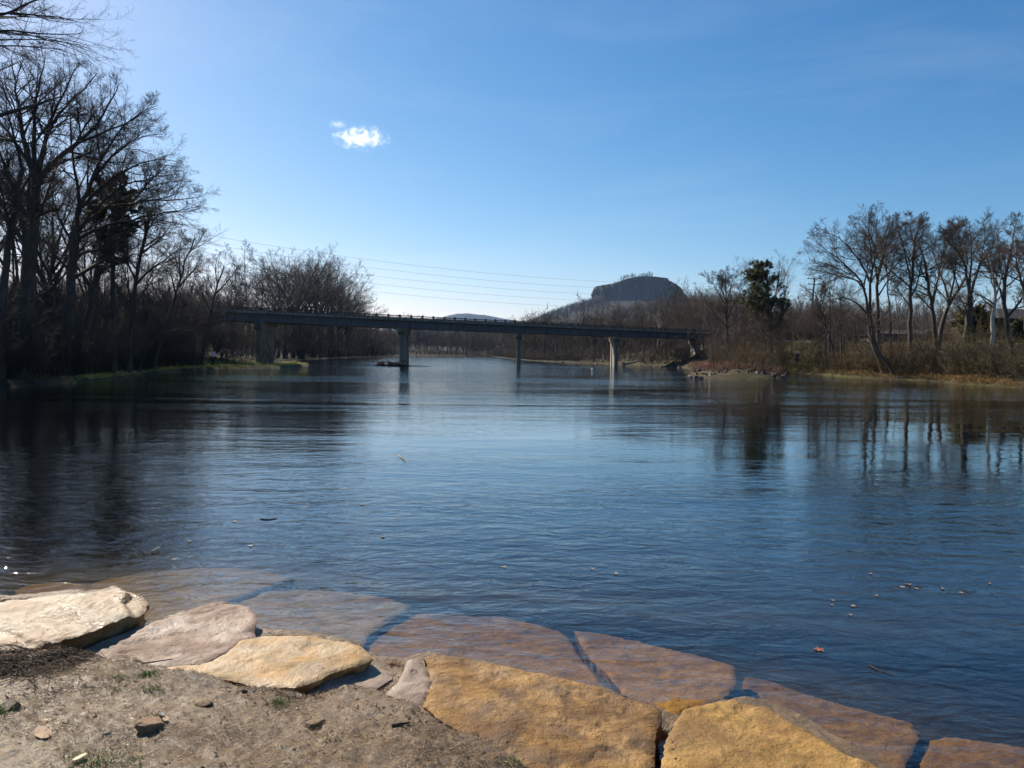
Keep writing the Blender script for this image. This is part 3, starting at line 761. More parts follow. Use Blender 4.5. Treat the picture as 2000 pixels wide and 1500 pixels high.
def pine(name, label, Z, trunk_px, top_y, half_w, crown_y0, mats, group=None, seed=3, layers=26, dens=1.0):
    rng = np.random.default_rng(seed)
    q = resample([pt(x, y, Z) for x, y in trunk_px], 14)
    gz = float(land(q[0, 0], q[0, 1])); q[0, 2] = gz - .3
    o0 = np.array([q[0, 0], q[0, 1], gz]); q = q - o0
    root = empty(name, tuple(o0)); tag(root, label, 'tree', group)
    m = MB(); H = q[-1, 2]; w = half_w / FPX * Z
    m.tubes(q[None], np.linspace(.019 * H, .03, 14)[None], 8, tip=False)
    zc = (trunk_px[0][1] - crown_y0) / FPX * Z
    f0 = max(.2, np.interp(zc, q[:, 2], np.linspace(0, 1, 14)))
    P, Rr = sprout(q[None], np.linspace(.16, .03, 14)[None], int(layers * dens), f0, .99, 1.25, .2, 1, 6, up=.06, wig=.12, rr=.45, taper=0, rng=rng, absl=1.0)
    # crown outline: widest at two thirds, rounded top
    f = np.linspace(f0, .99, P.shape[0]); u = (f - f0) / (.99 - f0)
    env = w * np.sqrt(np.clip(1 - ((u - .48) / .56) ** 2, .06, 1)) * rng.uniform(.75, 1.15, len(u))
    P = P[:, :1] + (P - P[:, :1]) * env[:, None, None]
    m.tubes(P, Rr, 4); 
    m.build('trunk', mats[0], root)
    P2, R2 = sprout(P, Rr, int(9 * dens), .35, 1.0, .7, .2, .38, 4, up=.12, wig=.2, rr=.6, rng=rng)
    P3, R3 = sprout(P2, R2, 7, .2, 1.0, .7, .3, .5, 3, up=.1, wig=.2, rr=.6, rng=rng, rmin=.012)
    P4, R4 = sprout(P3, R3, 16, .25, 1.0, .8, .3, 0, 2, up=.1, wig=.2, rng=rng, rmin=.02, absl=.26)
    c = MB(); c.tubes(P2, R2, 3); c.tubes(P3, R3, 3); c.tubes(P4, np.full(R4.shape, .019), 3)
    c.build('crown', mats[1], root)
    return root
pine('pine_tree', 'dark pine with ragged rounded top among the bare trees of the left bank', 53, [(222, 726), (221, 600), (220, 480), (225, 400), (228, 345)], 340, 42, 520, (M_BARK, M_NEEDLE), seed=5, layers=62, dens=1.1)

# prototypes that the crowded stands repeat
def ashore(px, py, Z, gap=1.5):
    p = pt(px, py, Z); side = -1 if px < 900 else 1
    for _ in range(60):
        if float(signed_dist(np.array([p.x]), np.array([p.y]), RIVER)[0]) > gap: break
        p.x += side * 1.2
    return p
def place(pr, px, py_base, Z, H, label, group, first=[], rz=None, scale_xy=1.0):
    p = ashore(px, py_base, Z); gz = float(land(p.x, p.y))
    o = pr if pr.name not in first else copy_tree(pr)
    first.append(pr.name)
    s = H / HEIGHT[pr.name]
    o.location = (p.x, p.y, gz); o.scale = (s * scale_xy, s * scale_xy, s)
    o.rotation_euler.z = random.uniform(0, 6.28) if rz is None else rz
    tag(o, label, 'tree', group)
    return o
HEIGHT = {}
def mk(H, r, kind, seed, mats, dens=1.0):
    p = proto('bare_tree', H, r, kind, seed, mats, dens); HEIGHT[p.name] = H; return p
PL = [mk(16, .16, 'slender', 21, (M_BARK, M_TWIG)), mk(15, .2, 'vase', 22, (M_BARK, M_TWIG)), mk(15, .2, 'spread', 23, (M_BARK, M_TWIG)),
      mk(11, .14, 'multi', 24, (M_BARK, M_TWIG)), mk(17, .15, 'slender', 25, (M_BARK, M_TWIG))]
PR = [mk(15, .18, 'vase', 31, (M_BARKW, M_TWIGW)), mk(13, .15, 'spread', 32, (M_BARKW, M_TWIGW)), mk(15, .12, 'slender', 33, (M_BARKW, M_TWIGW)),
      mk(10, .14, 'multi', 34, (M_BARKW, M_TWIGW))]
PW = mk(15, .17, 'slender', 41, (M_PALE, M_PALE), .8)

def top_h(px, py, Z, gx_=None):              # height of a tree at depth Z whose tip is seen at (px, py)
    p = pt(px, py, Z); q = ashore(px, py, Z); return p.z - float(land(q.x, q.y))
gL = 'thin trees crowding behind the big trees of the left bank'
lab = 'slender bare tree in the crowd behind the big forked trees of the left bank'
for (x, ty, Z, k) in [(-40, 250, 58, 0), (20, 300, 60, 4), (60, 390, 70, 0), (95, 300, 62, 1), (110, 430, 74, 2), (128, 410, 66, 0), (180, 380, 72, 4), (195, 470, 68, 2), (205, 440, 80, 1),
                      (-20, 190, 62, 1), (110, 240, 64, 1), (185, 320, 72, 1), (262, 400, 78, 1), (340, 460, 82, 1), (240, 430, 74, 0), (285, 480, 78, 2), (310, 465, 80, 4), (325, 500, 74, 1), (365, 500, 84, 2), (-80, 180, 55, 1), (15, 470, 56, 3), (85, 500, 58, 3), (235, 520, 66, 3),
                      (290, 540, 66, 3), (340, 560, 72, 3), (150, 520, 60, 3), (385, 545, 86, 3), (30, 200, 75, 4), (75, 250, 80, 0)]:
    place(PL[k], x, 720, Z, top_h(x, ty, Z), lab, gL)
gB = 'bare trees behind the left end of the bridge'
for (x, ty, Z, k, lb, sx) in [
        (436, 515, 135, 2, 'leftmost bare tree of those rising behind the left end of the bridge', 1.0),
        (474, 476, 138, 0, 'tall narrow bare tree behind the bridge, second from the left there', .9),
        (492, 474, 150, 4, 'tall narrow bare tree behind the left pier of the bridge, third from the left there', 1.0),
        (534, 488, 140, 1, 'slim vase shaped bare tree just left of the largest round crown behind the bridge', .75),
        (573, 466, 165, 1, 'largest round crowned bare tree behind the left part of the bridge', 1.15),
        (612, 484, 185, 1, 'broad bare tree joined to the right side of the largest round crown behind the bridge', 1.2),
        (646, 490, 208, 1, 'rounded bare tree at the right end of the tall clump behind the bridge', 1.1),
        (676, 536, 228, 2, 'bare tree with drooping right side where the clump behind the bridge drops to the river', 1.25),
        (706, 574, 255, 3, 'low bushy bare tree above the railing, left of the second pier', 1.5),
        (735, 588, 280, 3, 'lowest bushy bare tree at the right foot of the clump behind the bridge', 1.6),
        (781, 606, 450, 1, 'small far bare tree poking above the railing over the second pier', 1.2),
        (811, 605, 470, 2, 'small far round bare tree above the railing right of the second pier', 1.3)]:
    place(PL[k], x, 700, Z, top_h(x, ty, Z), lb, gB, scale_xy=sx)
for (x, ty, Z, k) in [(585, 472, 176, 1), (625, 488, 196, 1), (680, 540, 232, 1), (515, 500, 150, 2), (545, 490, 172, 2), (556, 480, 158, 1), (590, 478, 178, 2), (600, 500, 168, 3), (628, 492, 200, 2), (640, 520, 205, 0), (660, 505, 220, 1), (668, 530, 214, 2), (690, 552, 240, 2), (700, 560, 236, 1), (718, 575, 262, 3), (455, 500, 142, 1), (420, 520, 140, 2), (400, 530, 134, 1)]:
    place(PL[k], x, 700, Z, top_h(x, ty, Z), 'crowded bare tree filling the clump behind the left part of the bridge', 'crowded clump behind the bridge', scale_xy=1.15)
gB2 = 'bank trees seen beneath the left half of the bridge'
for i in range(16):
    x = 520 + i * 14 + random.uniform(-6, 6); Z = 140 + i * 11 + random.uniform(0, 8)
    place(PL[(i * 3) % 5], x, 700, Z, top_h(x, random.uniform(585, 615), Z), 'grey bare tree on the bank, seen beneath the left half of the bridge', gB2, scale_xy=1.3)

# right bank --------------------------------------------------------------------------
GR = 'bare trees of the right bank'
SPR = spec4(15, 10, 8, 4, rm=.007)
WM = (M_BARKW, M_TWIGW)
hero('bare_tree', 'widest bare tree of the right bank, trunk leaning left, limbs arching towards the pole', 72,
     [([(1729, 736), (1720, 703), (1710, 681), (1703, 658), (1698, 632), (1698, 600)], .34, .24),
      ([(1696, 620), (1688, 557), (1678, 537), (1655, 522), (1635, 502), (1610, 488), (1588, 468)], .15, .015),
      ([(1698, 603), (1701, 552), (1704, 514), (1701, 484), (1697, 455), (1696, 416)], .16, .015),
      ([(1698, 550), (1683, 511), (1665, 494), (1650, 473), (1622, 452), (1602, 455)], .12, .012),
      ([(1702, 530), (1711, 505), (1706, 470), (1690, 440), (1680, 425)], .1, .012),
      ([(1693, 612), (1675, 592), (1650, 580), (1622, 585), (1600, 600)], .1, .012),
      ([(1690, 565), (1672, 545), (1640, 540), (1612, 530), (1595, 520)], .09, .012),
      ([(1701, 552), (1720, 520), (1728, 480), (1725, 440)], .09, .012)], SPR, GR, WM)
hero('bare_tree', 'upright bare tree directly right of the widest right bank tree', 76,
     [([(1714, 716), (1713, 678), (1716, 628), (1713, 577), (1714, 542), (1726, 501), (1731, 471)], .26, .09),
      ([(1731, 471), (1741, 438), (1746, 420)], .08, .015), ([(1713, 545), (1709, 500), (1711, 458), (1715, 420)], .12, .015),
      ([(1716, 577), (1731, 552), (1751, 532), (1770, 514)], .1, .012), ([(1724, 505), (1750, 480), (1758, 440)], .08, .012)], SPR, GR, WM)
hero('bare_tree', 'thin straight bare tree between the two upright trees right of the widest tree', 78,
     [([(1741, 712), (1740, 660), (1737, 602), (1732, 542), (1731, 488)], .14, .04), ([(1733, 550), (1745, 510), (1750, 470)], .07, .012), ([(1731, 530), (1722, 500), (1720, 465)], .07, .012)], SPR, GR, WM)
hero('bare_tree', 'tall right bank tree with a slightly bent trunk and narrow brushy top', 74,
     [([(1775, 726), (1777, 680), (1778, 628), (1780, 565), (1783, 501), (1788, 463)], .26, .11),
      ([(1788, 463), (1797, 438), (1806, 418)], .09, .012), ([(1780, 557), (1769, 501), (1759, 463), (1751, 430)], .11, .012),
      ([(1781, 577), (1792, 555), (1800, 510), (1803, 470)], .09, .012), ([(1785, 480), (1778, 445), (1780, 415)], .08, .012), ([(1779, 600), (1760, 575), (1748, 550)], .07, .012)], SPR, GR, WM)
hero('bare_tree', 'dark bare tree with a high narrow fork, left of the leaning right bank tree', 76,
     [([(1832, 712), (1829, 670), (1825, 635), (1821, 600), (1812, 552), (1807, 514)], .28, .12),
      ([(1807, 514), (1798, 488), (1790, 455), (1795, 430)], .1, .012), ([(1822, 592), (1830, 552), (1837, 522), (1842, 494), (1848, 450)], .14, .012),
      ([(1821, 608), (1804, 587), (1789, 572), (1775, 555)], .1, .012), ([(1812, 552), (1800, 530), (1785, 505)], .08, .012), ([(1842, 494), (1858, 465), (1862, 440)], .07, .012)], SPR, GR, WM)
hero('bare_tree', 'bare tree leaning strongly right with a long left limb, beside the stoutest trunk', 78,
     [([(1832, 690), (1836, 648), (1845, 615), (1853, 592), (1873, 565), (1887, 540)], .32, .1),
      ([(1851, 597), (1850, 565), (1837, 537), (1825, 501), (1816, 460)], .14, .012), ([(1853, 592), (1863, 545), (1870, 506), (1868, 470), (1860, 440)], .14, .012),
      ([(1887, 540), (1890, 500), (1880, 460)], .09, .012), ([(1873, 565), (1860, 520), (1850, 480)], .08, .012)], SPR, GR, WM)
hero('bare_tree', 'stoutest bare tree of the right bank with a clean trunk and broad round crown', 74,
     [([(1889, 712), (1889, 660), (1893, 615), (1894, 577)], .40, .3),
      ([(1894, 577), (1889, 542), (1883, 509), (1868, 486), (1847, 468), (1832, 446)], .17, .012),
      ([(1895, 575), (1903, 552), (1911, 522), (1923, 506), (1941, 476), (1956, 448)], .18, .012),
      ([(1893, 562), (1897, 514), (1899, 476), (1893, 432)], .14, .012), ([(1905, 545), (1920, 490), (1925, 455), (1918, 425)], .1, .012),
      ([(1885, 520), (1872, 470), (1875, 430)], .1, .012), ([(1923, 506), (1950, 495), (1968, 485)], .09, .012), ([(1868, 486), (1855, 455), (1858, 430)], .08, .012)], spec4(15, 10, 8, 4, rm=.007), GR, WM)
hero('sycamore_tree', 'white barked bare tree in front of the dark roofed house on the right bank', 63,
     [([(1939, 744), (1936, 690), (1938, 640), (1942, 600), (1945, 570), (1941, 545)], .24, .1),
      ([(1942, 582), (1951, 562), (1957, 535), (1955, 500)], .1, .015), ([(1941, 550), (1936, 520), (1930, 490)], .08, .012), ([(1945, 590), (1960, 570), (1975, 560)], .06, .012)], spec4(7, 6, 5, 3, rm=.009), GR, (M_PALE, M_TWIGW))
hero('bare_tree', 'forked bare tree near the right edge with a long level limb', 64,
     [([(1976, 728), (1976, 676), (1968, 630), (1960, 595), (1961, 552), (1968, 514), (1977, 484)], .27, .1),
      ([(1966, 620), (1980, 606), (2000, 577), (2030, 555)], .15, .02), ([(1960, 592), (1949, 549), (1929, 529), (1915, 505)], .11, .012),
      ([(1977, 484), (1980, 450), (1990, 420)], .08, .012), ([(1968, 514), (1990, 490), (2010, 470)], .08, .012), ([(1961, 552), (1950, 510), (1955, 470)], .08, .012)], SPR, GR, WM)
hero('bare_tree', 'bare tree cut by the right edge of the photo', 60,
     [([(2012, 745), (2006, 640), (2000, 570), (2004, 500), (2010, 450)], .22, .06), ([(2000, 570), (1985, 520), (1985, 470)], .1, .012), ([(2004, 510), (2025, 470), (2030, 430)], .1, .012)], SPR, GR, WM)
hero('bare_tree', 'small bare tree with two crossing stems just right of the utility pole', 84,
     [([(1632, 716), (1624, 668), (1614, 640), (1602, 602), (1592, 570)], .18, .04), ([(1618, 690), (1622, 640), (1621, 600), (1620, 560), (1619, 528)], .12, .02),
      ([(1614, 640), (1600, 620), (1588, 610)], .07, .012), ([(1622, 640), (1640, 610), (1648, 585)], .07, .012), ([(1602, 602), (1612, 575), (1610, 550)], .06, .012)], SPR, GR, WM)
hero('bare_tree', 'thin short bare tree with a round twiggy head, second right of the utility pole', 80,
     [([(1643, 716), (1642, 670), (1643, 640)], .1, .07), ([(1643, 640), (1632, 615), (1625, 590)], .06, .012), ([(1643, 640), (1650, 610), (1660, 590)], .06, .012), ([(1643, 640), (1643, 600), (1640, 575)], .06, .012)], spec4(8, 6, 5, 3, rm=.009), GR, WM)
hero('bare_tree', 'slanting dark stem from the water edge crossing the widest right bank tree', 70,
     [([(1748, 742), (1742, 724), (1735, 710), (1718, 694), (1706, 672), (1698, 650)], .17, .05), ([(1718, 694), (1722, 660), (1730, 630)], .06, .012), ([(1706, 672), (1690, 650), (1672, 640)], .06, .012)], spec4(6, 5, 4, 0, rm=.009), GR, WM)
hero('bare_tree', 'thin crooked stem leaning left in the scrub right of the tall bent tree', 68,
     [([(1818, 734), (1815, 708), (1805, 687), (1794, 674), (1788, 655)], .1, .03), ([(1805, 687), (1812, 660), (1820, 640)], .05, .012)], spec4(6, 5, 4, 0, rm=.009), GR, WM)
hero('bare_tree', 'grey vase shaped bare tree left of the evergreen, slim trunk at the water', 100,
     [([(1425, 712), (1421, 670), (1419, 640), (1418, 610), (1419, 588)], .24, .14),
      ([(1419, 600), (1402, 570), (1386, 545), (1372, 538)], .1, .012), ([(1419, 592), (1408, 560), (1400, 530)], .1, .012), ([(1419, 590), (1418, 555), (1416, 524)], .1, .012),
      ([(1419, 595), (1428, 560), (1434, 528)], .1, .012), ([(1420, 625), (1430, 600), (1448, 565), (1458, 550)], .1, .012), ([(1419, 640), (1395, 610), (1378, 590)], .09, .012), ([(1420, 640), (1445, 620), (1462, 600)], .09, .012)], spec4(12, 9, 7, 4, rm=.009), GR, WM)
pine('evergreen_tree', 'rounded evergreen on the right bank between the vase shaped bare tree and the utility pole', 94, [(1503, 712), (1502, 650), (1501, 600), (1499, 550), (1498, 518)], 515, 47, 655, (M_BARKW, M_NEEDLE2), GR and None, seed=8, layers=80, dens=1.05)
place(PR[0], 1506, 705, 99, top_h(1506, 484, 99), 'bare tree whose twigs show above and around the rounded evergreen', GR)
place(PR[1], 1512, 708, 91, top_h(1530, 570, 91), 'bare tree standing in front of the rounded evergreen, several dark stems', GR)
place(PW, 1284, 690, 158, top_h(1288, 600, 158), 'white stemmed bare tree behind the railing, between the fourth and fifth piers', GR)
gR = 'bank trees beneath and beyond the right half of the bridge'
for i in range(26):
    x = 1000 + i * 17 + random.uniform(-7, 7)
    Z = np.interp(x, [1000, 1100, 1240, 1330, 1450], [250, 182, 176, 148, 118]) + random.uniform(0, 14)
    if 1335 < x < 1392 and Z < 150: Z = 158
    place(PR[[2, 1, 2, 3][i % 4]], x, 705, Z, top_h(x, random.uniform(592, 625), Z), 'brown bare tree on the bank beneath and beyond the right half of the bridge', gR, scale_xy=1.2)
gR2 = 'slim bare trees scattered on top of the right bank'
for (x, ty, Z, k) in [(1302, 575, 200, 0), (1318, 566, 185, 1), (1338, 560, 172, 0), (1352, 553, 168, 2), (1366, 550, 162, 1), (1384, 552, 152, 0), (1400, 560, 140, 1), (1436, 548, 132, 0), (1452, 556, 124, 1), (1474, 562, 116, 0), (1558, 585, 108, 1), (1612, 580, 104, 0), (1640, 585, 106, 1), (1668, 575, 100, 0), (1375, 548, 140, 1), (1445, 560, 128, 0), (1462, 575, 118, 1), (1330, 565, 190, 0), (1310, 575, 210, 1), (1345, 575, 165, 1), (1600, 590, 110, 1), (1545, 600, 100, 1), (1565, 590, 112, 1), (1660, 560, 95, 2), (1676, 585, 90, 1), (1755, 520, 92, 2), (1800, 540, 90, 2), (1815, 560, 96, 2), (1868, 560, 95, 2), (1878, 590, 92, 3), (1920, 560, 96, 2), (1440, 600, 125, 1),
                      (1470, 590, 120, 1), (1350, 556, 180, 0), (1392, 570, 150, 0), (1340, 570, 220, 1), (1690, 600, 100, 2), (1845, 540, 98, 2)]:
    place(PR[k], x, 700, Z, top_h(x, ty, Z), 'slim bare tree standing back from the water on top of the right bank', gR2)

# ------------------------------------------------------------------ thickets, woods and hills
def land_pts(n, sampler, gap, seed):
    rng = np.random.default_rng(seed); out = np.zeros((0, 2))
    while len(out) < n:
        q = sampler(rng, n * 2); sd = signed_dist(q[:, 0], q[:, 1], RIVER)
        out = np.concatenate([out, q[sd > gap]])
    out = out[:n]; return np.column_stack([out, land(out[:, 0], out[:, 1])])
def stems_from(B, H, r, rng, lean=.25, K=5, wig=.08, up=.05, sink=.1):
    n = len(B); D = unit(np.column_stack([rng.normal(size=(n, 2)) * lean, np.ones(n)]))
    P = np.empty((n, K, 3)); P[:, 0] = B; P[:, 0, 2] -= sink; st = (H / (K - 1))[:, None]
    for k in range(1, K):
        D = unit(D + up * UP + rng.normal(size=D.shape) * wig); P[:, k] = P[:, k - 1] + D * st
    return P, r[:, None] * np.linspace(1, .3, K)[None]
def along_shore(px, back):                   # sampler: random points up to 'back' metres behind a shore polyline
    q = np.array([tuple(G(*p).xy) for p in px])
    L = np.hypot(*np.diff(q, axis=0).T); cum = np.r_[0, np.cumsum(L)]
    def f(rng, n):
        t = rng.uniform(0, cum[-1], n)
        x = np.interp(t, cum, q[:, 0]); y = np.interp(t, cum, q[:, 1])
        d = rng.uniform(0, 1, n) ** 1.3 * back; a = rng.uniform(0, 6.28, n)
        return np.column_stack([x + d * np.cos(a), y + d * np.sin(a)])
    return f
def thicket(name, label, pts, hmin, hmax, r, mat, seed, lv, cat='scrub', lean=.3, rm=.006):
    pts = pts[~((pts[:, 0] / pts[:, 1] > .236) & (pts[:, 0] / pts[:, 1] < .266) & (pts[:, 1] > 60) & (pts[:, 1] < 141))]     # open ground in front of the last pier
    q_ = pts[:, 0] / pts[:, 1]                                      # and where the two people stand
    pts = pts[~((np.abs(q_ + .402) < .020) & (pts[:, 1] > 66) & (pts[:, 1] < 83)) & ~((np.abs(q_ - .384) < .014) & (pts[:, 1] > 70) & (pts[:, 1] < 94))]
    rng = np.random.default_rng(seed); n = len(pts)
    H = rng.uniform(hmin, hmax, n) * rng.uniform(.6, 1, n)
    P, Rr = stems_from(pts, H, np.full(n, r) * rng.uniform(.6, 1.3, n), rng, lean)
    m = MB(); m.tubes(P, Rr, 3)
    for (k, ratio, K, f0) in lv:
        P, Rr = sprout(P, Rr, k, f0, .98, .7, .25, ratio, K, up=.12, wig=.2, rr=.6, rng=rng, rmin=rm)
        m.tubes(P, Rr, 3)
    o = m.build(name, mat); tag(o, label, cat, kind='stuff'); return o
LSH = [(-420, 800), (-200, 775), (0, 757), (170, 746), (290, 729), (415, 719)]
thicket('undergrowth', 'dark tangled undergrowth along the foot of the left bank', land_pts(1500, along_shore(LSH, 16), .8, 1), 1.5, 5.5, .022, M_SCRUBL, 1, [(9, .45, 4, .15), (6, .5, 3, .15), (4, .5, 2, .15)], rm=.007)
thicket('undergrowth', 'grey brown brush behind the left bank trees', land_pts(1100, along_shore([(-300, 760), (0, 740), (200, 724), (330, 715), (400, 712)], 34), 6, 2), 4, 8.5, .035, M_SCRUBL, 2, [(9, .42, 4, .15), (6, .5, 3, .15), (4, .5, 2, .15)], rm=.011)
thicket('undergrowth', 'dark brush on the bank behind the left half of the bridge', land_pts(900, along_shore([(575, 704), (600, 702.5), (640, 700.5), (700, 698.2), (750, 696.8), (780, 696)], 30), .5, 3), 4, 11, .05, M_SCRUBL, 3, [(9, .4, 4, .15), (6, .5, 3, .15), (3, .5, 2, .15)], rm=.02)
thicket('undergrowth', 'olive and tan brush covering the slope of the right bank', land_pts(1500, along_shore([(1530, 728), (1622, 733), (1720, 739), (1830, 744), (1930, 752), (2060, 760), (2200, 775)], 17), .8, 4), 1.0, 3.6, .02, M_SCRUBR, 4, [(8, .45, 4, .1), (6, .5, 3, .15), (4, .5, 2, .15)], rm=.009)
thicket('undergrowth', 'brown brush around the right end of the bridge', land_pts(900, along_shore([(1250, 714), (1335, 717), (1400, 722), (1480, 722), (1530, 722)], 22), 2.2, 5), 2, 6.5, .03, M_TWIGW, 5, [(9, .42, 4, .15), (6, .5, 3, .15), (3, .5, 2, .15)], rm=.013)
thicket('undergrowth', 'distant brown brush on the rise beyond the right bank lawn', land_pts(700, lambda r, n: np.column_stack([r.uniform(35, 120, n), r.uniform(105, 160, n)]), 12, 6), 3, 7, .05, M_TWIGW, 6, [(9, .42, 4, .15), (6, .5, 3, .15), (3, .5, 2, .15)], rm=.016)

def wood(name, label, pts, hmin, hmax, r, seed, lv, mat=M_FOREST, rm=.03):
    rng = np.random.default_rng(seed); n = len(pts)
    H = rng.uniform(hmin, hmax, n)
    P, Rr = stems_from(pts, H, np.full(n, r) * rng.uniform(.7, 1.3, n), rng, .08, 5, .05)
    m = MB(); m.tubes(P, Rr, 4)
    for (k, ratio, K, f0) in lv:
        P, Rr = sprout(P, Rr, k, f0, .98, .65, .2, ratio, K, up=.14, wig=.18, rr=.55, rng=rng, rmin=rm, taper=.45)
        m.tubes(P, Rr, 3)
    o = m.build(name, mat); tag(o, label, 'woodland', kind='stuff'); return o
wood('far_wood', 'brown leafless wood along the far shore of the river', land_pts(900, lambda r, n: np.column_stack([r.uniform(-170, 30, n), r.uniform(430, 560, n)]), 1.0, 11), 9, 15, .11, 11, [(11, .42, 4, .12), (6, .5, 3, .15), (4, .5, 2, .15)], rm=.05)
wood('far_wood', 'leafless wood on the shore beyond the right half of the bridge', land_pts(800, lambda r, n: np.column_stack([r.uniform(-12, 130, n), r.uniform(165, 330, n)]), 1.0, 12), 8, 14, .13, 12, [(11, .42, 4, .12), (6, .5, 3, .15), (4, .5, 2, .15)], rm=.03)
wood('hill_wood', 'leafless wood covering the rounded hill below the rock butte', land_pts(3400, lambda r, n: np.column_stack([r.uniform(-40, 420, n), r.uniform(330, 900, n)]), 2.0, 13), 9, 15, .17, 13, [(10, .42, 3, .12), (7, .5, 2, .15)], rm=.055)
wood('hill_wood', 'leafless wood on the dark ridge behind the left bank', land_pts(1500, lambda r, n: np.column_stack([r.uniform(-330, -70, n), r.uniform(180, 420, n)]), 8.0, 14), 8, 13, .16, 14, [(10, .42, 3, .12), (7, .5, 2, .15)], rm=.045)

thicket('undergrowth', 'low brown brush along the far shore of the river', land_pts(800, along_shore([(640, 700.5), (700, 698.2), (750, 696.8), (800, 695.2), (880, 695.6), (960, 696.3), (985, 699.5)], 26), .4, 21), 2, 6, .05, M_FOREST, 21, [(9, .45, 3, .1), (6, .5, 2, .15)], rm=.035)
thicket('undergrowth', 'low brown brush along the shore beyond the right half of the bridge', land_pts(900, along_shore([(985, 699.5), (1035, 704.5), (1100, 708), (1170, 710.5), (1240, 713), (1300, 716)], 14), .4, 22), 1.2, 4.5, .035, M_FOREST, 22, [(9, .45, 3, .1), (6, .5, 2, .15)], rm=.02)
def far_hill(name, label, prof, Y, depth, mat, nz, seed):
    """a ridge whose crest runs through the photographed skyline points, a real hill 'depth' deep"""
    xs = np.array([pt(p[0], p[1], Y).x for p in prof]); zs = np.array([pt(p[0], p[1], Y).z for p in prof])
    X = np.linspace(xs[0], xs[-1], 160); Zc = np.interp(X, xs, zs)
    Zc = Zc + np.array([nz * fbm(x * .004, seed, 0, 4) + nz * .5 * fbm(x * .02, seed, 5, 3) for x in X])
    V = np.linspace(-1, 1, 24); XX, VV = np.meshgrid(X, V)
    YY = Y + VV * depth; ZZ = -3 + (Zc[None] + 3) * np.cos(VV * np.pi / 2) ** 1.2
    ZZ += np.array([nz * .6 * fbm(x * .01, y * .01, 7) for x, y in zip(XX.ravel(), YY.ravel())]).reshape(XX.shape) * (1 - np.abs(VV))
    m = MB(); m.grid(XX, YY, ZZ); tag(m.build(name, mat), label, 'hill', kind='structure')
M_HILL = mat_plain('wooded_slope', (.03, .027, .024), .95, .35, .02, .1)
far_hill('hill', 'blue distant ridge in the gap beyond the bridge', [(640, 690), (760, 640), (820, 628), (862, 619), (880, 615), (915, 612.5), (945, 615), (975, 620), (1040, 632), (1150, 660), (1250, 690)], 6000, 700, M_HILL, 6, 3)

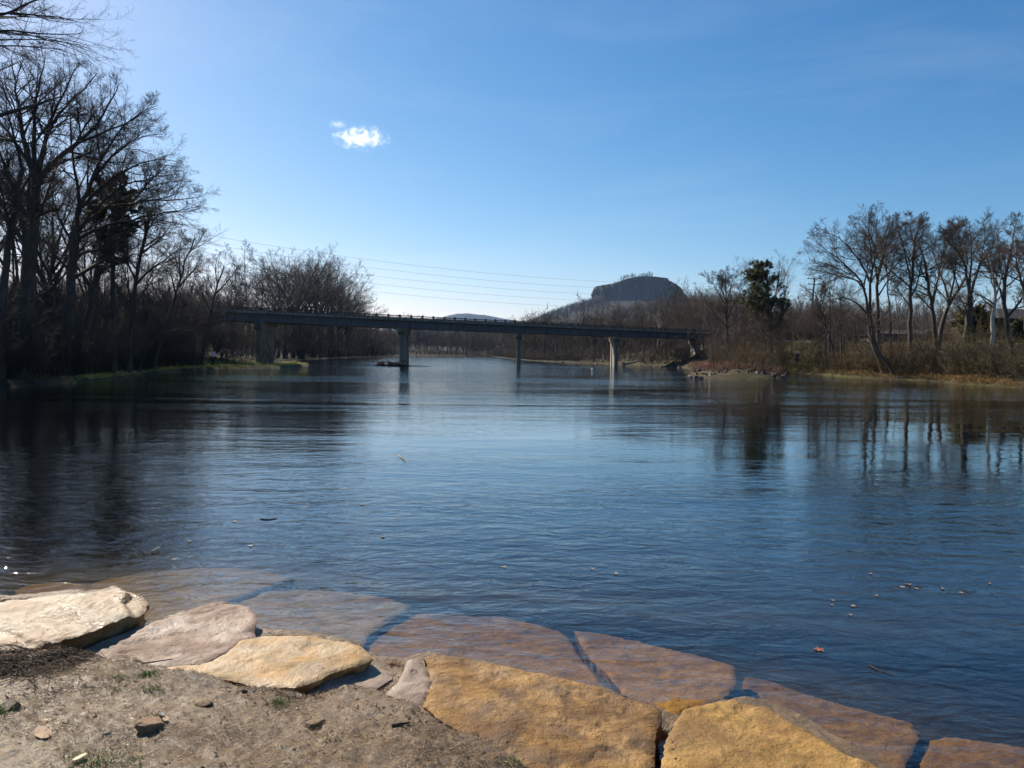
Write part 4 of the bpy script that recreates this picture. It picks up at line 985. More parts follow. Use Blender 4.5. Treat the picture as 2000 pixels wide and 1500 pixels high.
def butte():
    m, t, b = mat_new('butte_cliff')
    v = coords(t, (1, 1, .3)); n = ntex(t, v, .03, 6, .65, .4)
    c = ramp(t, n, [(.3, (.045, .036, .03)), (.55, (.10, .076, .06)), (.75, (.22, .15, .10))])
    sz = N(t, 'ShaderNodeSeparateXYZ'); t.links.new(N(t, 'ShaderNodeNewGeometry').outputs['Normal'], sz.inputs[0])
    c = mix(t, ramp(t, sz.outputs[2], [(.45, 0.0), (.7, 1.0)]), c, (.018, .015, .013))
    t.links.new(c, b.inputs['Base Color']); b.inputs['Roughness'].default_value = .95
    t.links.new(bump(t, n, 12.0), b.inputs['Normal'])
    Y = 2300.0
    top = [(1157, 572), (1163, 561), (1174, 560.5), (1188, 560), (1198, 556), (1210, 552), (1228, 548), (1250, 546), (1272, 547), (1288, 550), (1300, 555), (1310, 560), (1322, 569), (1338, 580)]
    xs = np.array([pt(p[0], p[1], Y).x for p in top]); zt = np.array([pt(p[0], p[1], Y).z for p in top])
    cx = (xs[0] + xs[-1]) / 2; hw = (xs[-1] - xs[0]) / 2
    global BCX, BHW
    BCX, BHW = cx, hw
    n_ = 220; ang = np.linspace(0, 2 * np.pi, n_, endpoint=False)
    mb = MB(); rings = []
    wob = np.array([1 + .10 * fbm(3 * math.cos(a), 3 * math.sin(a), 2) + .05 * fbm(9 * math.cos(a), 9 * math.sin(a), 4, 3) for a in ang])
    ex = np.sign(np.cos(ang)) * np.abs(np.cos(ang)) ** .8
    prof = [(5.5, None, -2), (2.5, None, 70), (1.6, None, 118), (1.10, None, 150), (1.03, .0, 0), (.985, .3, 0), (.97, .55, 0), (1.0, .8, 0), (1.0, .97, 0), (.96, 1.0, 0), (.7, 1.03, 0), (.35, 1.05, 0), (.02, 1.05, 0)]
    for (s_, f, zz) in prof:
        w = wob if s_ > .5 else 1 + (wob - 1) * .3
        X = cx + hw * s_ * ex * (w if s_ < 2 else 1); Yy = Y + 110 * s_ * np.sin(ang) * w
        ztop = np.interp(X, xs, zt)
        if f is None:
            Z = np.full(n_, float(zz)); Z += np.array([8 * fbm(x * .01, y * .01) for x, y in zip(X, Yy)]) * (zz > 0)
        else:
            Z = 150 + (ztop - 150) * f + np.array([3 * fbm(x * .02, y * .02, f) for x, y in zip(X, Yy)]) * (f > .2) * (f < 1)
            X = X + np.array([7 * fbm(x * .03, y * .03, f * 9, 4) for x, y in zip(X, Yy)]) * (f > 0)
            Yy = Yy + np.array([9 * fbm(x * .035, y * .02, f * 5 + 3, 4) for x, y in zip(X, Yy)]) * (f > 0)
        rings.append(np.column_stack([X, Yy, Z]))
    f4 = []
    for l in range(len(rings) - 1):
        for i in range(n_):
            j = (i + 1) % n_; f4.append((l * n_ + i, l * n_ + j, (l + 1) * n_ + j, (l + 1) * n_ + i))
    mb.add(np.concatenate(rings), None, f4)
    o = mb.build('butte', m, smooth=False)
    tag(o, 'flat topped rock butte with sheer shaded cliffs rising behind the wooded hill', 'rock butte', kind='thing')
    # little trees along its top
    rng = np.random.default_rng(5)
    base = None
    for k in range(26):
        px = 1212 + (1290 - 1212) * (k + rng.uniform(-.4, .4)) / 25 if k < 22 else [1178, 1200, 1300, 1207][k - 22]
        yy = Y + rng.uniform(-60, 40); p = pt(px, 560, yy); z = float(np.interp(p.x, xs, zt)) + rng.uniform(0, 2)
        if base is None:
            mt = MB(); q = np.array([[[0, 0, -2], [0, 0, 6], [0, 0, 14.]]]); rr_ = np.array([[.5, .35, .1]]); mt.tubes(q, rr_, 5)
            base = empty('pine_tree'); mt.build('trunk', M_BARK, base)
            P, Rr = sprout(q, rr_, 22, .4, 1.0, 1.2, .2, 1, 3, absl=3.6, rng=rng, taper=.5, rmin=.1)
            P2, R2 = sprout(P, Rr, 9, .2, 1, .8, .3, 0, 2, absl=1.7, rng=rng, rmin=.25)
            mc = MB(); mc.tubes(P, Rr, 3); mc.tubes(P2, R2, 3); mc.build('crown', M_NEEDLE, base); o = base
        else: o = copy_tree(base)
        s = rng.uniform(.8, 1.6) if k < 22 else .6
        o.location = (p.x, yy, z); o.scale = (s, s, s); o.rotation_euler.z = rng.uniform(0, 6)
        tag(o, 'tiny dark pine in the row along the flat top of the rock butte', 'tree', 'tiny pines on top of the butte')
butte()
def shoulder_z(X, Y):
    return np.interp(X, [-120, 0, 60, 130, 200, 262, 420], [10, 60, 90, 120, 144, 160, 165]) * np.cos(np.clip((Y - 2230) / 480, -1, 1) * np.pi / 2) ** .6 - 2
wood('hill_wood', 'thin line of leafless trees on the slope left of the butte', (lambda q: np.column_stack([q, shoulder_z(q[:, 0], q[:, 1])]))(np.column_stack([RNG.uniform(20, 262, 900), RNG.uniform(2000, 2300, 900)])), 12, 22, .5, 15, [(9, .4, 3, .3), (5, .5, 2, .2)], rm=.10)
def talus_z(x, y):
    r = np.hypot((x - BCX) / BHW, (y - 2300) / 110); return np.interp(r, [1.05, 1.6, 2.5, 5.5], [152, 118, 70, -2]), r
def talus_pts(n):
    rg = np.random.default_rng(31); x = rg.uniform(BCX - 330, BCX + 420, n * 6); y = rg.uniform(1950, 2300, n * 6); z, r = talus_z(x, y); ok = (r > 1.08) & (r < 2.4)
    return np.column_stack([x, y, z])[ok][:n]
wood('hill_wood', 'leafless trees on the steep slope beneath the cliffs of the butte', talus_pts(2600), 8, 15, .4, 16, [(9, .42, 3, .15), (5, .5, 2, .2)], rm=.13)
def shoulder():
    X, Y = np.meshgrid(np.linspace(-120, 420, 60), np.linspace(1700, 2600, 40))
    Z = shoulder_z(X, Y)
    m = MB(); m.grid(X, Y, Z); tag(m.build('hill', M_HILL), 'wooded shoulder sloping up to the left foot of the rock butte', 'hill', kind='structure')
shoulder()

# ------------------------------------------------------------------ bridge
def bridge():
    A = Vector((-32.6, 95.0)); Bp = Vector((34.6, 137.6)); u = (Bp - A).normalized(); nrm = Vector((-u.y, u.x)); span = (Bp - A).length / 4
    ang = math.atan2(u.y, u.x); Rz = np.array(Matrix.Rotation(ang, 3, 'Z'))
    zb = lambda t: 5.67 - .235 * t + .022 * t * t              # girder soffit height at span count t
    at = lambda t, off=0: A + u * (span * t) + nrm * off
    root = empty('road_bridge', (A.x, A.y, 0)); tag(root, 'long low concrete road bridge crossing the river on five piers', 'bridge')
    off = np.array([A.x, A.y, 0])
    T0, T1 = -.62, 4.75
    def strip(m, o0, o1, z0, z1, t0=T0, t1=T1, n=60):              # a long beam between two offsets and two heights above the soffit
        ts = np.linspace(t0, t1, n); V = []
        for t in ts:
            for (o_, z_) in ((o0, z0), (o1, z0), (o1, z1), (o0, z1)):
                p = at(t, o_); V.append((p.x, p.y, zb(t) + z_))
        f = []
        for i in range(n - 1):
            for k in range(4): f.append((i * 4 + k, (i + 1) * 4 + k, (i + 1) * 4 + (k + 1) % 4, i * 4 + (k + 1) % 4))
        f += [(0, 1, 2, 3), ((n - 1) * 4 + 3, (n - 1) * 4 + 2, (n - 1) * 4 + 1, (n - 1) * 4)]
        m.add(np.array(V) - off, None, f)
    for g in range(4):                                           # plate girders: web and flanges
        o_ = .55 + g * 1.75; m = MB()
        strip(m, o_, o_ + .06, .09, .93); strip(m, o_ - .19, o_ + .25, 0, .087); strip(m, o_ - .15, o_ + .21, .933, .99)
        for t in np.arange(T0 + .05, T1, .11) if g == 0 else []:    # stiffeners on the outer web
            p = at(t, o_ - .055); m.box(np.array([p.x, p.y, zb(t) + .51]) - off, .03, .10, .82, Rz)
        m.build('girder', M_STEEL, root, smooth=False)
    d = MB(); strip(d, 0, 6.4, .995, 1.20); d.build('deck', M_CONC, root, smooth=False)
    for o_ in (.02, 5.98): c = MB(); strip(c, o_, o_ + .40, 1.203, 1.33); c.build('kerb', M_CONC, root, smooth=False)
    posts = np.arange(T0 + .02, T1, .0885)
    pm = None
    for side, o_ in ((0, .22), (1, 6.18)):
        r = MB(); strip(r, o_ - .04, o_ + .04, 1.63, 1.75); strip(r, o_ - .035, o_ + .035, 1.45, 1.53); rl = r.build('railing', M_RAIL, root, smooth=False)
    for i, t in enumerate(posts[:61]):
        p = at(t, .22)
        if pm is None:
            m = MB(); m.box((0, 0, .24), .24, .22, .48); m.box((0, 0, .495), .27, .25, .03); pm = m.build('post', M_RAIL, root, smooth=False); o = pm
        else: o = pm.copy(); COL.objects.link(o); o.parent = root
        o.location = (p.x - off[0], p.y - off[1], zb(t) + 1.332); o.rotation_euler.z = ang
    pm2 = pm
    for t in posts[:61:2][:30]:
        p = at(t, 6.18); o = pm2.copy(); COL.objects.link(o); o.parent = root; o.location = (p.x - off[0], p.y - off[1], zb(t) + 1.332)
    for k in range(5):
        p = at(k); zc = zb(k); gz = -1.6 if 0 < k < 4 else float(land(p.x, p.y + 4)) - 1
        w = .66
        for (dy) in (.45, 4.3):                                  # two square columns joined by a thin web
            m = MB(); m.box((0, 0, 0), w, 1.35, zc - 1.0 - gz); o = m.build('pier_column', M_CONC, root, smooth=False)
            o.location = (p.x - off[0], p.y + dy + .68 - off[1], (zc - 1.0 + gz) / 2)
        m = MB(); m.box((0, 0, 0), .40, 2.48, zc - 1.0 - gz); wb = m.build('pier_web', M_CONC, root, smooth=False); wb.location = (p.x - off[0], p.y + .45 + .68 + 1.925 - off[1], (zc - 1.0 + gz) / 2)
        m = MB()                                                # hammerhead cap, lower corners rounded back
        prof = [(-.15, 1.0), (-.15, .50), (.10, .18), (.42, 0), (5.75, 0), (6.2, .18), (6.9, .5), (6.9, 1.0)]
        hw = .46; V = [(sx * hw, y, z) for sx in (-1, 1) for y, z in prof]; n = len(prof)
        f4 = [(i, (i + 1) % n, n + (i + 1) % n, n + i) for i in range(n)]
        f3 = [(0, i + 1, i) for i in range(1, n - 1)] + [(n, n + i, n + i + 1) for i in range(1, n - 1)]
        m.add(V, f3, f4); o = m.build('pier_cap', M_CONC, root, smooth=False); o.location = (p.x - off[0], p.y - off[1], zc - 1.02)
    m = MB()
    for t in (T0 - .08, T1 + .08):
        p = at(t, 3.2); m.box(np.array([p.x, p.y, zb(t) - 1.4]) - off, 2.6, 7.2, 5.0, Rz)
    m.build('abutment', M_CONC, root, smooth=False)
bridge()

# ------------------------------------------------------------------ power line
def power():
    p0 = Vector((-40.0, 61.0)); p1 = Vector((44.4, 110.0)); d = (p1 - p0).normalized(); nrm = Vector((-d.y, d.x))
    wood_m = M_POLE
    def pole(P, H, label, leanx):
        gz = float(land(P.x, P.y)); root = empty('utility_pole', (P.x, P.y, gz)); tag(root, label, 'utility pole', 'utility poles')
        m = MB(); m.tubes(np.array([[[-leanx, 0, -.5], [0 - leanx * .6, 0, H * .4], [0, 0, H]]]), np.array([[.17, .15, .11]]), 10, tip=False)
        m.box((0, 0, H), .16, .16, .02); m.build('shaft', wood_m, root)
        for k in range(5):
            a = MB(); z = H - .15 - .79 * k
            q = np.array([[[-.05, 0, z], [-.5, 0, z + .05], [-1.05 + .1 * k, 0, z + .06]]]); q2 = q * np.array([-1, 1, 1])
            a.tubes(q, np.array([[.05, .05, .05]]), 6, tip=False)
            if k < 2: a.tubes(q2, np.array([[.05, .05, .05]]), 6, tip=False)
            for s_ in (0,): a.tubes(np.array([[[-.95 + .1 * k, 0, z + .06], [-.95 + .1 * k, 0, z + .2], [-.95 + .1 * k, 0, z + .24]]]), np.array([[.06, .05, .02]]), 6)
            a.build('crossarm', wood_m, root)
        return gz
    H1 = pt(1590, 543, 110).z - float(land(44.4, 110)); pole(p1, H1, 'dark tilted utility pole with stub arms on the right bank', .5)
    pole(p0, 13.0, 'utility pole hidden among the trees of the left bank', 0)
    names = ['topmost', 'second from the top', 'middle', 'second from the bottom', 'lowest']
    for k in range(5):
        us = np.linspace(-.17, 1, 60); P = []
        for u_ in us:
            x = -28 + 72.4 * u_; y = 68 + 42 * u_; h = 12.4 - 7.5 * u_ + 8.6 * u_ * u_ - .79 * k
            P.append((x, y, h))
        m = MB(); m.tubes(np.array([P]), np.full((1, 60), .009), 5, tip=False)
        tag(m.build('power_line', M_WIRE), 'thin power line sagging over the river, %s of the five' % names[k], 'power line', 'power lines over the river')
    us = np.linspace(0, 1, 20)
    for k in range(2):                                          # the line goes on beyond the pole
        P = [(44.4 + 40 * a, 110 + 23 * a, pt(1590, 543, 110).z - .2 - .79 * k - 4 * a * (1 - a)) for a in us]
        m = MB(); m.tubes(np.array([P]), np.full((1, 20), .008), 5, tip=False)
        tag(m.build('power_line', M_WIRE), 'power line running right from the tilted pole into the trees, %s one' % ('upper', 'lower')[k], 'power line', 'power lines beyond the pole')
power()

# ------------------------------------------------------------------ people
SKIN = mat_plain('skin', (.45, .28, .2), .6, .1, 20)
def skinned(name, mat, verts, edges, radii, root_i, parent, sub=1):
    me = bpy.data.meshes.new(name); me.from_pydata(verts, edges, []); me.materials.append(mat)
    o = bpy.data.objects.new(name, me); COL.objects.link(o); o.parent = parent
    md = o.modifiers.new('skin', 'SKIN'); md.use_smooth_shade = True
    me.skin_vertices.new() if not me.skin_vertices else None
    for i, r in enumerate(radii):
        sv = me.skin_vertices[0].data[i]; sv.radius = (r, r) if not isinstance(r, tuple) else r; sv.use_root = (i == root_i)
    ms = o.modifiers.new('sub', 'SUBSURF'); ms.levels = sub; ms.render_levels = sub
    return o
def person(label, P, rz, coat, trousers, hat, H=1.74, arms='rod', vest=None):
    gz = float(land(P.x, P.y)); root = empty('person', (P.x, P.y, gz), rz); tag(root, label, 'person')
    s = H / 1.74
    V = []; E = []; Rd = []
    def add(p, r, par=None):
        V.append(tuple(c * s for c in p)); Rd.append(tuple(x * s for x in r) if isinstance(r, tuple) else r * s)
        if par is not None: E.append((par, len(V) - 1))
        return len(V) - 1
    pel = add((0, 0, .93), (.16, .11)); wa = add((0, 0, 1.1), (.14, .10), pel); ch = add((0, -.01, 1.30), (.17, .115), wa); nk = add((0, 0, 1.46), .06, ch)
    jw = add((0, .02, 1.54), (.068, .075), nk); hd = add((0, .015, 1.63), (.078, .092), jw); tp = add((0, 0, 1.71), (.06, .07), hd)
    hands = []
    for sx in (-1, 1):
        sh = add((sx * .19, 0, 1.40), .062, ch)
        el = add((sx * .25, .06, 1.14), .048, sh) ; wr = add((sx * .14, .30, 1.10 + (.04 if sx > 0 else 0)), .032, el)
        pa = add((sx * .12, .37, 1.12), .036, wr); hands.append((pa, sx))
        for fi in range(4): 
            k1 = add((sx * (.12 - .03 + .02 * fi), .42, 1.13 - .004 * fi), .010, pa); add((sx * (.10 - .03 + .02 * fi), .44 + .004 * fi, 1.10), .009, k1)
        add((sx * .09, .375, 1.145), .011, pa)
        hp = add((sx * .095, 0, .88), .095, pel); kn = add((sx * .11, .03, .50), .062, hp); an = add((sx * .12, -.01, .10), .045, kn); add((sx * .13, .11, .045), .042, an)
    skinned('body', SKIN, V, E, Rd, pel, root)
    pm = mat_plain('trousers', trousers, .9, .2, 8); cm = mat_plain('coat', coat, .9, .2, 8); hm = mat_plain('cap', hat, .9, .15, 8)
    tv = [(0, 0, .95), (.1, 0, .86), (.112, .03, .5), (.122, -.01, .09), (-.1, 0, .86), (-.112, .03, .5), (-.122, -.01, .09)]
    skinned('trousers', pm, [tuple(c * s for c in v) for v in tv], [(0, 1), (1, 2), (2, 3), (0, 4), (4, 5), (5, 6)], [(.175 * s, .125 * s), .115 * s, .085 * s, .07 * s, .115 * s, .085 * s, .07 * s], 0, root)
    cv = [(0, 0, .92), (0, 0, 1.12), (0, -.01, 1.32), (0, 0, 1.44), (.2, 0, 1.4), (.255, .06, 1.14), (.15, .28, 1.11), (-.2, 0, 1.4), (-.255, .06, 1.14), (-.15, .28, 1.10)]
    skinned('jacket', cm, [tuple(c * s for c in v) for v in cv], [(0, 1), (1, 2), (2, 3), (2, 4), (4, 5), (5, 6), (2, 7), (7, 8), (8, 9)],
            [(.185 * s, .135 * s), (.165 * s, .125 * s), (.185 * s, .135 * s), .085 * s, .08 * s, .065 * s, .05 * s, .08 * s, .065 * s, .05 * s], 0, root)
    m = MB(); a = np.linspace(0, 2 * np.pi, 16, endpoint=False); rings = []
    for (r, z) in ((.098, 1.645), (.104, 1.68), (.092, 1.725), (.05, 1.752), (.005, 1.757)): rings.append(np.column_stack([r * np.cos(a) * .92, .005 + r * np.sin(a) * 1.05, np.full(16, z)]) * s)
    f = [(l * 16 + i, l * 16 + (i + 1) % 16, (l + 1) * 16 + (i + 1) % 16, (l + 1) * 16 + i) for l in range(4) for i in range(16)]
    m.add(np.concatenate(rings), None, f); m.box(np.array((0, .13, 1.655)) * s, .13 * s, .10 * s, .012 * s); m.build('cap', hm, root)
    fm = MB()
    for sx in (-1, 1): fm.box(np.array((sx * .03, .106, 1.635)) * s, .018 * s, .01 * s, .009 * s); fm.box(np.array((sx * .079, .01, 1.62)) * s, .015 * s, .03 * s, .05 * s)
    fm.box(np.array((0, .112, 1.605)) * s, .02 * s, .03 * s, .03 * s); fm.box(np.array((0, .10, 1.572)) * s, .045 * s, .01 * s, .008 * s); fm.build('face', mat_plain('face', (.30, .17, .13), .6, .1, 9), root)
    for sx in (-1, 1): bt = MB(); bt.box(np.array((sx * .127, .05, .045)) * s, .1 * s, .27 * s, .09 * s); bt.box(np.array((sx * .124, -.01, .14)) * s, .11 * s, .12 * s, .12 * s); bt.build('boot', mat_plain('boot', (.03, .028, .025), .7, .1, 9), root)
    if vest:
        vv = MB(); vv.box(np.array((0, -.15, 1.22)) * s, .30 * s, .12 * s, .36 * s); vv.box(np.array((0, -.215, 1.14)) * s, .22 * s, .05 * s, .17 * s); vv.build('backpack', mat_plain('pack', vest, .8, .15, 8), root)
    return root, gz
pl = G(416, 721, .25); pl = Vector((pl.x - .2, 79.5)); pl = pt(416, 715, 80.5)
pr_, gz_ = person('angler in a pale grey jacket with a pack, standing on the grassy left spit', Vector((pl.x, pl.y)), R(-20), (.70, .72, .78), (.03, .035, .05), (.035, .04, .055), 1.72, vest=(.62, .64, .72))
def rod(person_, label, tipv):
    m = MB(); c = person_.matrix_basis
    l = Vector((.1, .40, 1.13)); q = [l - Vector((0, .2, .05)), l, l + (tipv - l) * .5 + Vector((0, 0, .15)), tipv]
    m.tubes(np.array([[tuple(v) for v in q]]), np.array([[.016, .014, .009, .004]]), 6); o = m.build('fishing_rod', M_WIRE)
    o.location = person_.location; o.rotation_euler = person_.rotation_euler; tag(o, label, 'fishing rod')
rod(pr_, 'fishing rod held by the angler on the left spit', Vector((.3, 2.4, 2.0)))
pq = pt(1557, 700, 93)
pr2, _ = person('person in dark clothes with a pale cap, halfway up the right bank slope', Vector((pq.x, pq.y)), R(205), (.03, .032, .04), (.05, .055, .07), (.62, .60, .55), 1.7)

# ------------------------------------------------------------------ houses and yard things on the right bank
def house(label, px, Z, w, d, h, rh, rz, wallc, roofc, wins=2):
    p = pt(px, 660, Z); gz = float(land(p.x, p.y)); root = empty('house', (p.x, p.y, gz - .2), rz); tag(root, label, 'house')
    m = MB(); m.box((0, 0, h / 2), w, d, h); wl = m.build('wall', mat_plain('siding', wallc, .8, .15, 2), root, smooth=False)
    e = .5; V = [(-w / 2 - e, -d / 2 - e, h), (w / 2 + e, -d / 2 - e, h), (w / 2 + e, d / 2 + e, h), (-w / 2 - e, d / 2 + e, h), (-w / 2 + d * .45, 0, h + rh), (w / 2 - d * .45, 0, h + rh)]
    V += [(x, y, z - .18) for x, y, z in V[:4]]
    m = MB(); m.add(V, [(1, 2, 5), (3, 0, 4)], [(0, 1, 5, 4), (2, 3, 4, 5), (6, 7, 1, 0), (7, 8, 2, 1), (8, 9, 3, 2), (9, 6, 0, 3), (9, 8, 7, 6)]); m.build('roof', mat_plain('shingles', roofc, .9, .25, 5), root, smooth=False)
    gm = mat_plain('window_glass', (.03, .035, .04), .08, .1, 2, .5); fm = mat_plain('window_frame', (.6, .58, .54), .6, .08, 2)
    for k in range(wins):
        x = -w / 2 + w * (k + .5) / wins
        m = MB(); 
        for (cx, cz, sx, sz) in ((0, .57, 1.3, .12), (0, -.57, 1.3, .12), (-.6, 0, .1, 1.02), (.6, 0, .1, 1.02)): m.box((x + cx, -d / 2 - .03, h * .55 + cz), sx, .08, sz)
        f = m.build('window', fm, root, smooth=False); m = MB(); m.box((x, -d / 2 - .012, h * .55), 1.1, .03, 1.02); m.build('pane', gm, f, smooth=False)
    m = MB(); m.box((w * .04, -d / 2 - .03, 1.05), .95, .05, 2.1); dr = m.build('door', mat_plain('door_paint', (.12, .07, .05), .6, .1, 3), root, smooth=False)
    return root
house('dark brown house with a hip roof behind the white barked tree on the right bank', 1968, 84, 9.0, 6.5, 2.5, 1.3, R(12), (.06, .036, .03), (.04, .034, .034), 3)
house('long low pale walled house seen between trunks at the middle of the right bank', 1790, 112, 14.0, 7, 1.6, .7, R(-8), (.10, .097, .094), (.035, .032, .032), 4)
cs = MB()
def bush(label, px, Z, py_top, w, mat, seed):
    rng = np.random.default_rng(seed); p = pt(px, 655, Z); gz = float(land(p.x, p.y)); H = pt(px, py_top, Z).z - gz
    root = empty('cedar_bush', (p.x, p.y, gz)); tag(root, label, 'evergreen bush')
    q = np.array([[[0, 0, -.2], [0, 0, H * .5], [0, 0, H * .95]]]); m = MB(); m.tubes(q, np.array([[.2, .12, .03]]), 6); m.build('trunk', M_BARK, root)
    P, Rr = sprout(q, np.array([[.2, .12, .03]]), 110, .04, .98, 1.15, .25, 1, 4, absl=w, taper=.62, rng=rng, up=.12)
    P2, R2 = sprout(P, Rr, 10, .3, 1, .8, .3, .35, 3, rng=rng, rmin=.02); P3, R3 = sprout(P2, R2, 7, .2, 1, .8, .3, 0, 2, absl=.34, rng=rng, rmin=.05)
    c = MB(); c.tubes(P, Rr, 3); c.tubes(P2, R2, 3); c.tubes(P3, R3, 3); c.build('crown', mat, root)
bush('big rounded dark evergreen bush beside the brown house on the right bank', 1903, 80, 606, 2.6, M_NEEDLE2, 2)
bush('yellow green evergreen bush at the right edge, right of the brown house', 1996, 72, 630, 1.5, M_NEEDLE2, 4)
bush('small dark evergreen behind the utility pole', 1548, 122, 612, 2.6, M_NEEDLE2, 6)
WHITE = mat_plain('white_paint', (.8, .8, .78), .5, .05, 3)
def chair(label, px, py, Z, rz):
    p = pt(px, py, Z); gz = float(land(p.x, p.y)); root = empty('lawn_chair', (p.x, p.y, gz), rz); tag(root, label, 'chair', 'white chairs on the right bank'); root.scale = (1.25,) * 3
    m = MB(); m.box((0, 0, .40), .56, .55, .04); m.build('seat', WHITE, root, smooth=False)
    m = MB(); m.box((0, .30, .72), .56, .05, .6); m.build('backrest', WHITE, root, smooth=False)
    for sx in (-1, 1):
        m = MB(); m.box((sx * .3, 0, .62), .06, .5, .04); m.build('armrest', WHITE, root, smooth=False)
        for sy in (-1, 1): m = MB(); m.box((sx * .28, sy * .24, .30), .05, .05, .60); m.build('leg', WHITE, root, smooth=False)
chair('left white chair at the top of the right bank, left of the widest tree trunk', 1689, 667, 88, R(30)); chair('right white chair at the top of the right bank, touching the widest tree trunk', 1695, 664, 89.5, R(-20))
def guard():
    root = empty('guard_rail', tuple(pt(1555, 662, 104).xy) + (0,)); tag(root, 'low dark guard rail along the top of the bank left of the utility pole', 'guard rail')
    o0 = np.array(root.location); m = MB(); 
    pts = [pt(x, 660, Z) for x, Z in ((1440, 128), (1490, 118), (1535, 108), (1585, 100))]
    q = resample([(p.x, p.y, float(land(p.x, p.y)) + .6) for p in pts], 14)
    for a, b in zip(q[:-1], q[1:]):
        d = b - a; L = np.linalg.norm(d); an = math.atan2(d[1], d[0]); m.box((a + b) / 2 - o0, L + .02, .05, .34, np.array(Matrix.Rotation(an, 3, 'Z')))
    m.build('rail', mat_plain('galvanised', (.035, .045, .05), .6, .15, 2), root, smooth=False)
    for a in q[::2]: m = MB(); m.box(a - o0 - np.array([0, .09, .2]), .14, .1, .9); m.build('post', M_POLE, root, smooth=False)
guard()

# ------------------------------------------------------------------ rocks, logs, grasses of the banks
RSP = mat_rock('rusty_bank_rock', (.05, .036, .028), (.085, .058, .044), (.15, .10, .076), (.03, .024, .02), .6, .6, .95, 1.0, .6)
RDK = mat_rock('dark_boulder_rock', (.02, .018, .016), (.035, .03, .027), (.05, .045, .04), (.015, .013, .012), .5, .6, .95, 1.0, .6)
def rock_mesh(seed, mat, flat=.6, sub=2):
    bm = bmesh.new(); bmesh.ops.create_icosphere(bm, subdivisions=sub, radius=1)
    rng = random.Random(seed); pl = [(Vector((rng.gauss(0, 1), rng.gauss(0, 1), rng.gauss(0, 1))).normalized(), rng.uniform(.45, .8)) for _ in range(9)]
    for v in bm.verts:
        for n_, d_ in pl:
            e = v.co.dot(n_) - d_
            if e > 0: v.co -= n_ * e
        v.co *= 1 + .12 * noise.fractal(v.co * 2 + Vector((seed, 0, 0)), 1, 2, 3); v.co.z *= flat
    me = bpy.data.meshes.new('rock'); bm.to_mesh(me); bm.free(); me.materials.append(mat); return me
RM = [rock_mesh(i, RSP, .55 + .1 * (i % 3)) for i in range(7)]
rng = random.Random(4)
for i in range(245):
    if i < 200: px = rng.uniform(1346, 1535); py = 736 - 12 * rng.random() ** 1.2
    else: px = rng.uniform(985, 1335); py = float(np.interp(px, [985, 1035, 1100, 1240, 1335], [699, 704, 707.5, 712.5, 718])) - rng.uniform(0, 2)
    p = G(px, py, .1); gz = float(land(p.x, p.y))
    if gz < -.35: continue
    o = bpy.data.objects.new('rock', RM[i % 7]); COL.objects.link(o)
    s = rng.uniform(.10, .34) * (1 if i < 200 else 1.5)
    o.location = (p.x, p.y, max(gz, -.05) + s * .12); o.scale = (s, s * rng.uniform(.7, 1.1), s * rng.uniform(.6, 1.1)); o.rotation_euler = (rng.uniform(-.4, .4), rng.uniform(-.4, .4), rng.uniform(0, 6.28))
    if i < 200: tag(o, 'rust brown rock in the low rubble spit at the right end of the bridge', 'rock', 'rubble rocks of the right spit')
    else: tag(o, 'brown rock at the waterline of the shore seen under the right half of the bridge', 'rock', 'shore rocks beyond the bridge')

def log(name, label, P, r0, r1, mat, twigs=0, seed=1):
    q = resample(P, 10); o0 = q[0].copy(); q = q - o0; m = MB(); rr_ = np.linspace(r0, r1, 10)[None]; m.tubes(q[None], rr_, 8, tip=False)
    if twigs: Pt, Rt = sprout(q[None], rr_, twigs, .3, 1, .8, .3, .3, 4, rng=np.random.default_rng(seed)); m.tubes(Pt, Rt, 4)
    o = m.build(name, mat); o.location = o0; tag(o, label, 'driftwood'); return o
log('driftwood_log', 'pale straight driftwood log lying on the shore just right of the fourth pier', [pt(1219, 711, 131), pt(1235, 708.5, 134), pt(1247, 705, 138)], .22, .14, M_PALE)
log('fallen_branch', 'pale fallen branch slanting up from the bank right of the angler', [pt(432, 700, 88), pt(450, 697, 90), pt(470, 691, 92), pt(482, 683, 94)], .13, .04, M_PALE, 8)
log('fallen_branch', 'thin pale dead branch sticking up under the bridge right of the left pier', [pt(536, 700, 116), pt(540, 690, 116), pt(543, 683, 116)], .07, .03, M_PALE, 6)
log('driftwood_log', 'dark log at the water edge under the widest right bank tree', [pt(1745, 740, 70), pt(1758, 739, 69), pt(1772, 737, 69)], .22, .12, M_BARK, 3)
log('driftwood_log', 'thin pale log lying on the bank foot left of the stoutest right bank tree', [pt(1822, 733, 69), pt(1830, 732, 69), pt(1837, 730, 69)], .09, .06, M_PALE)
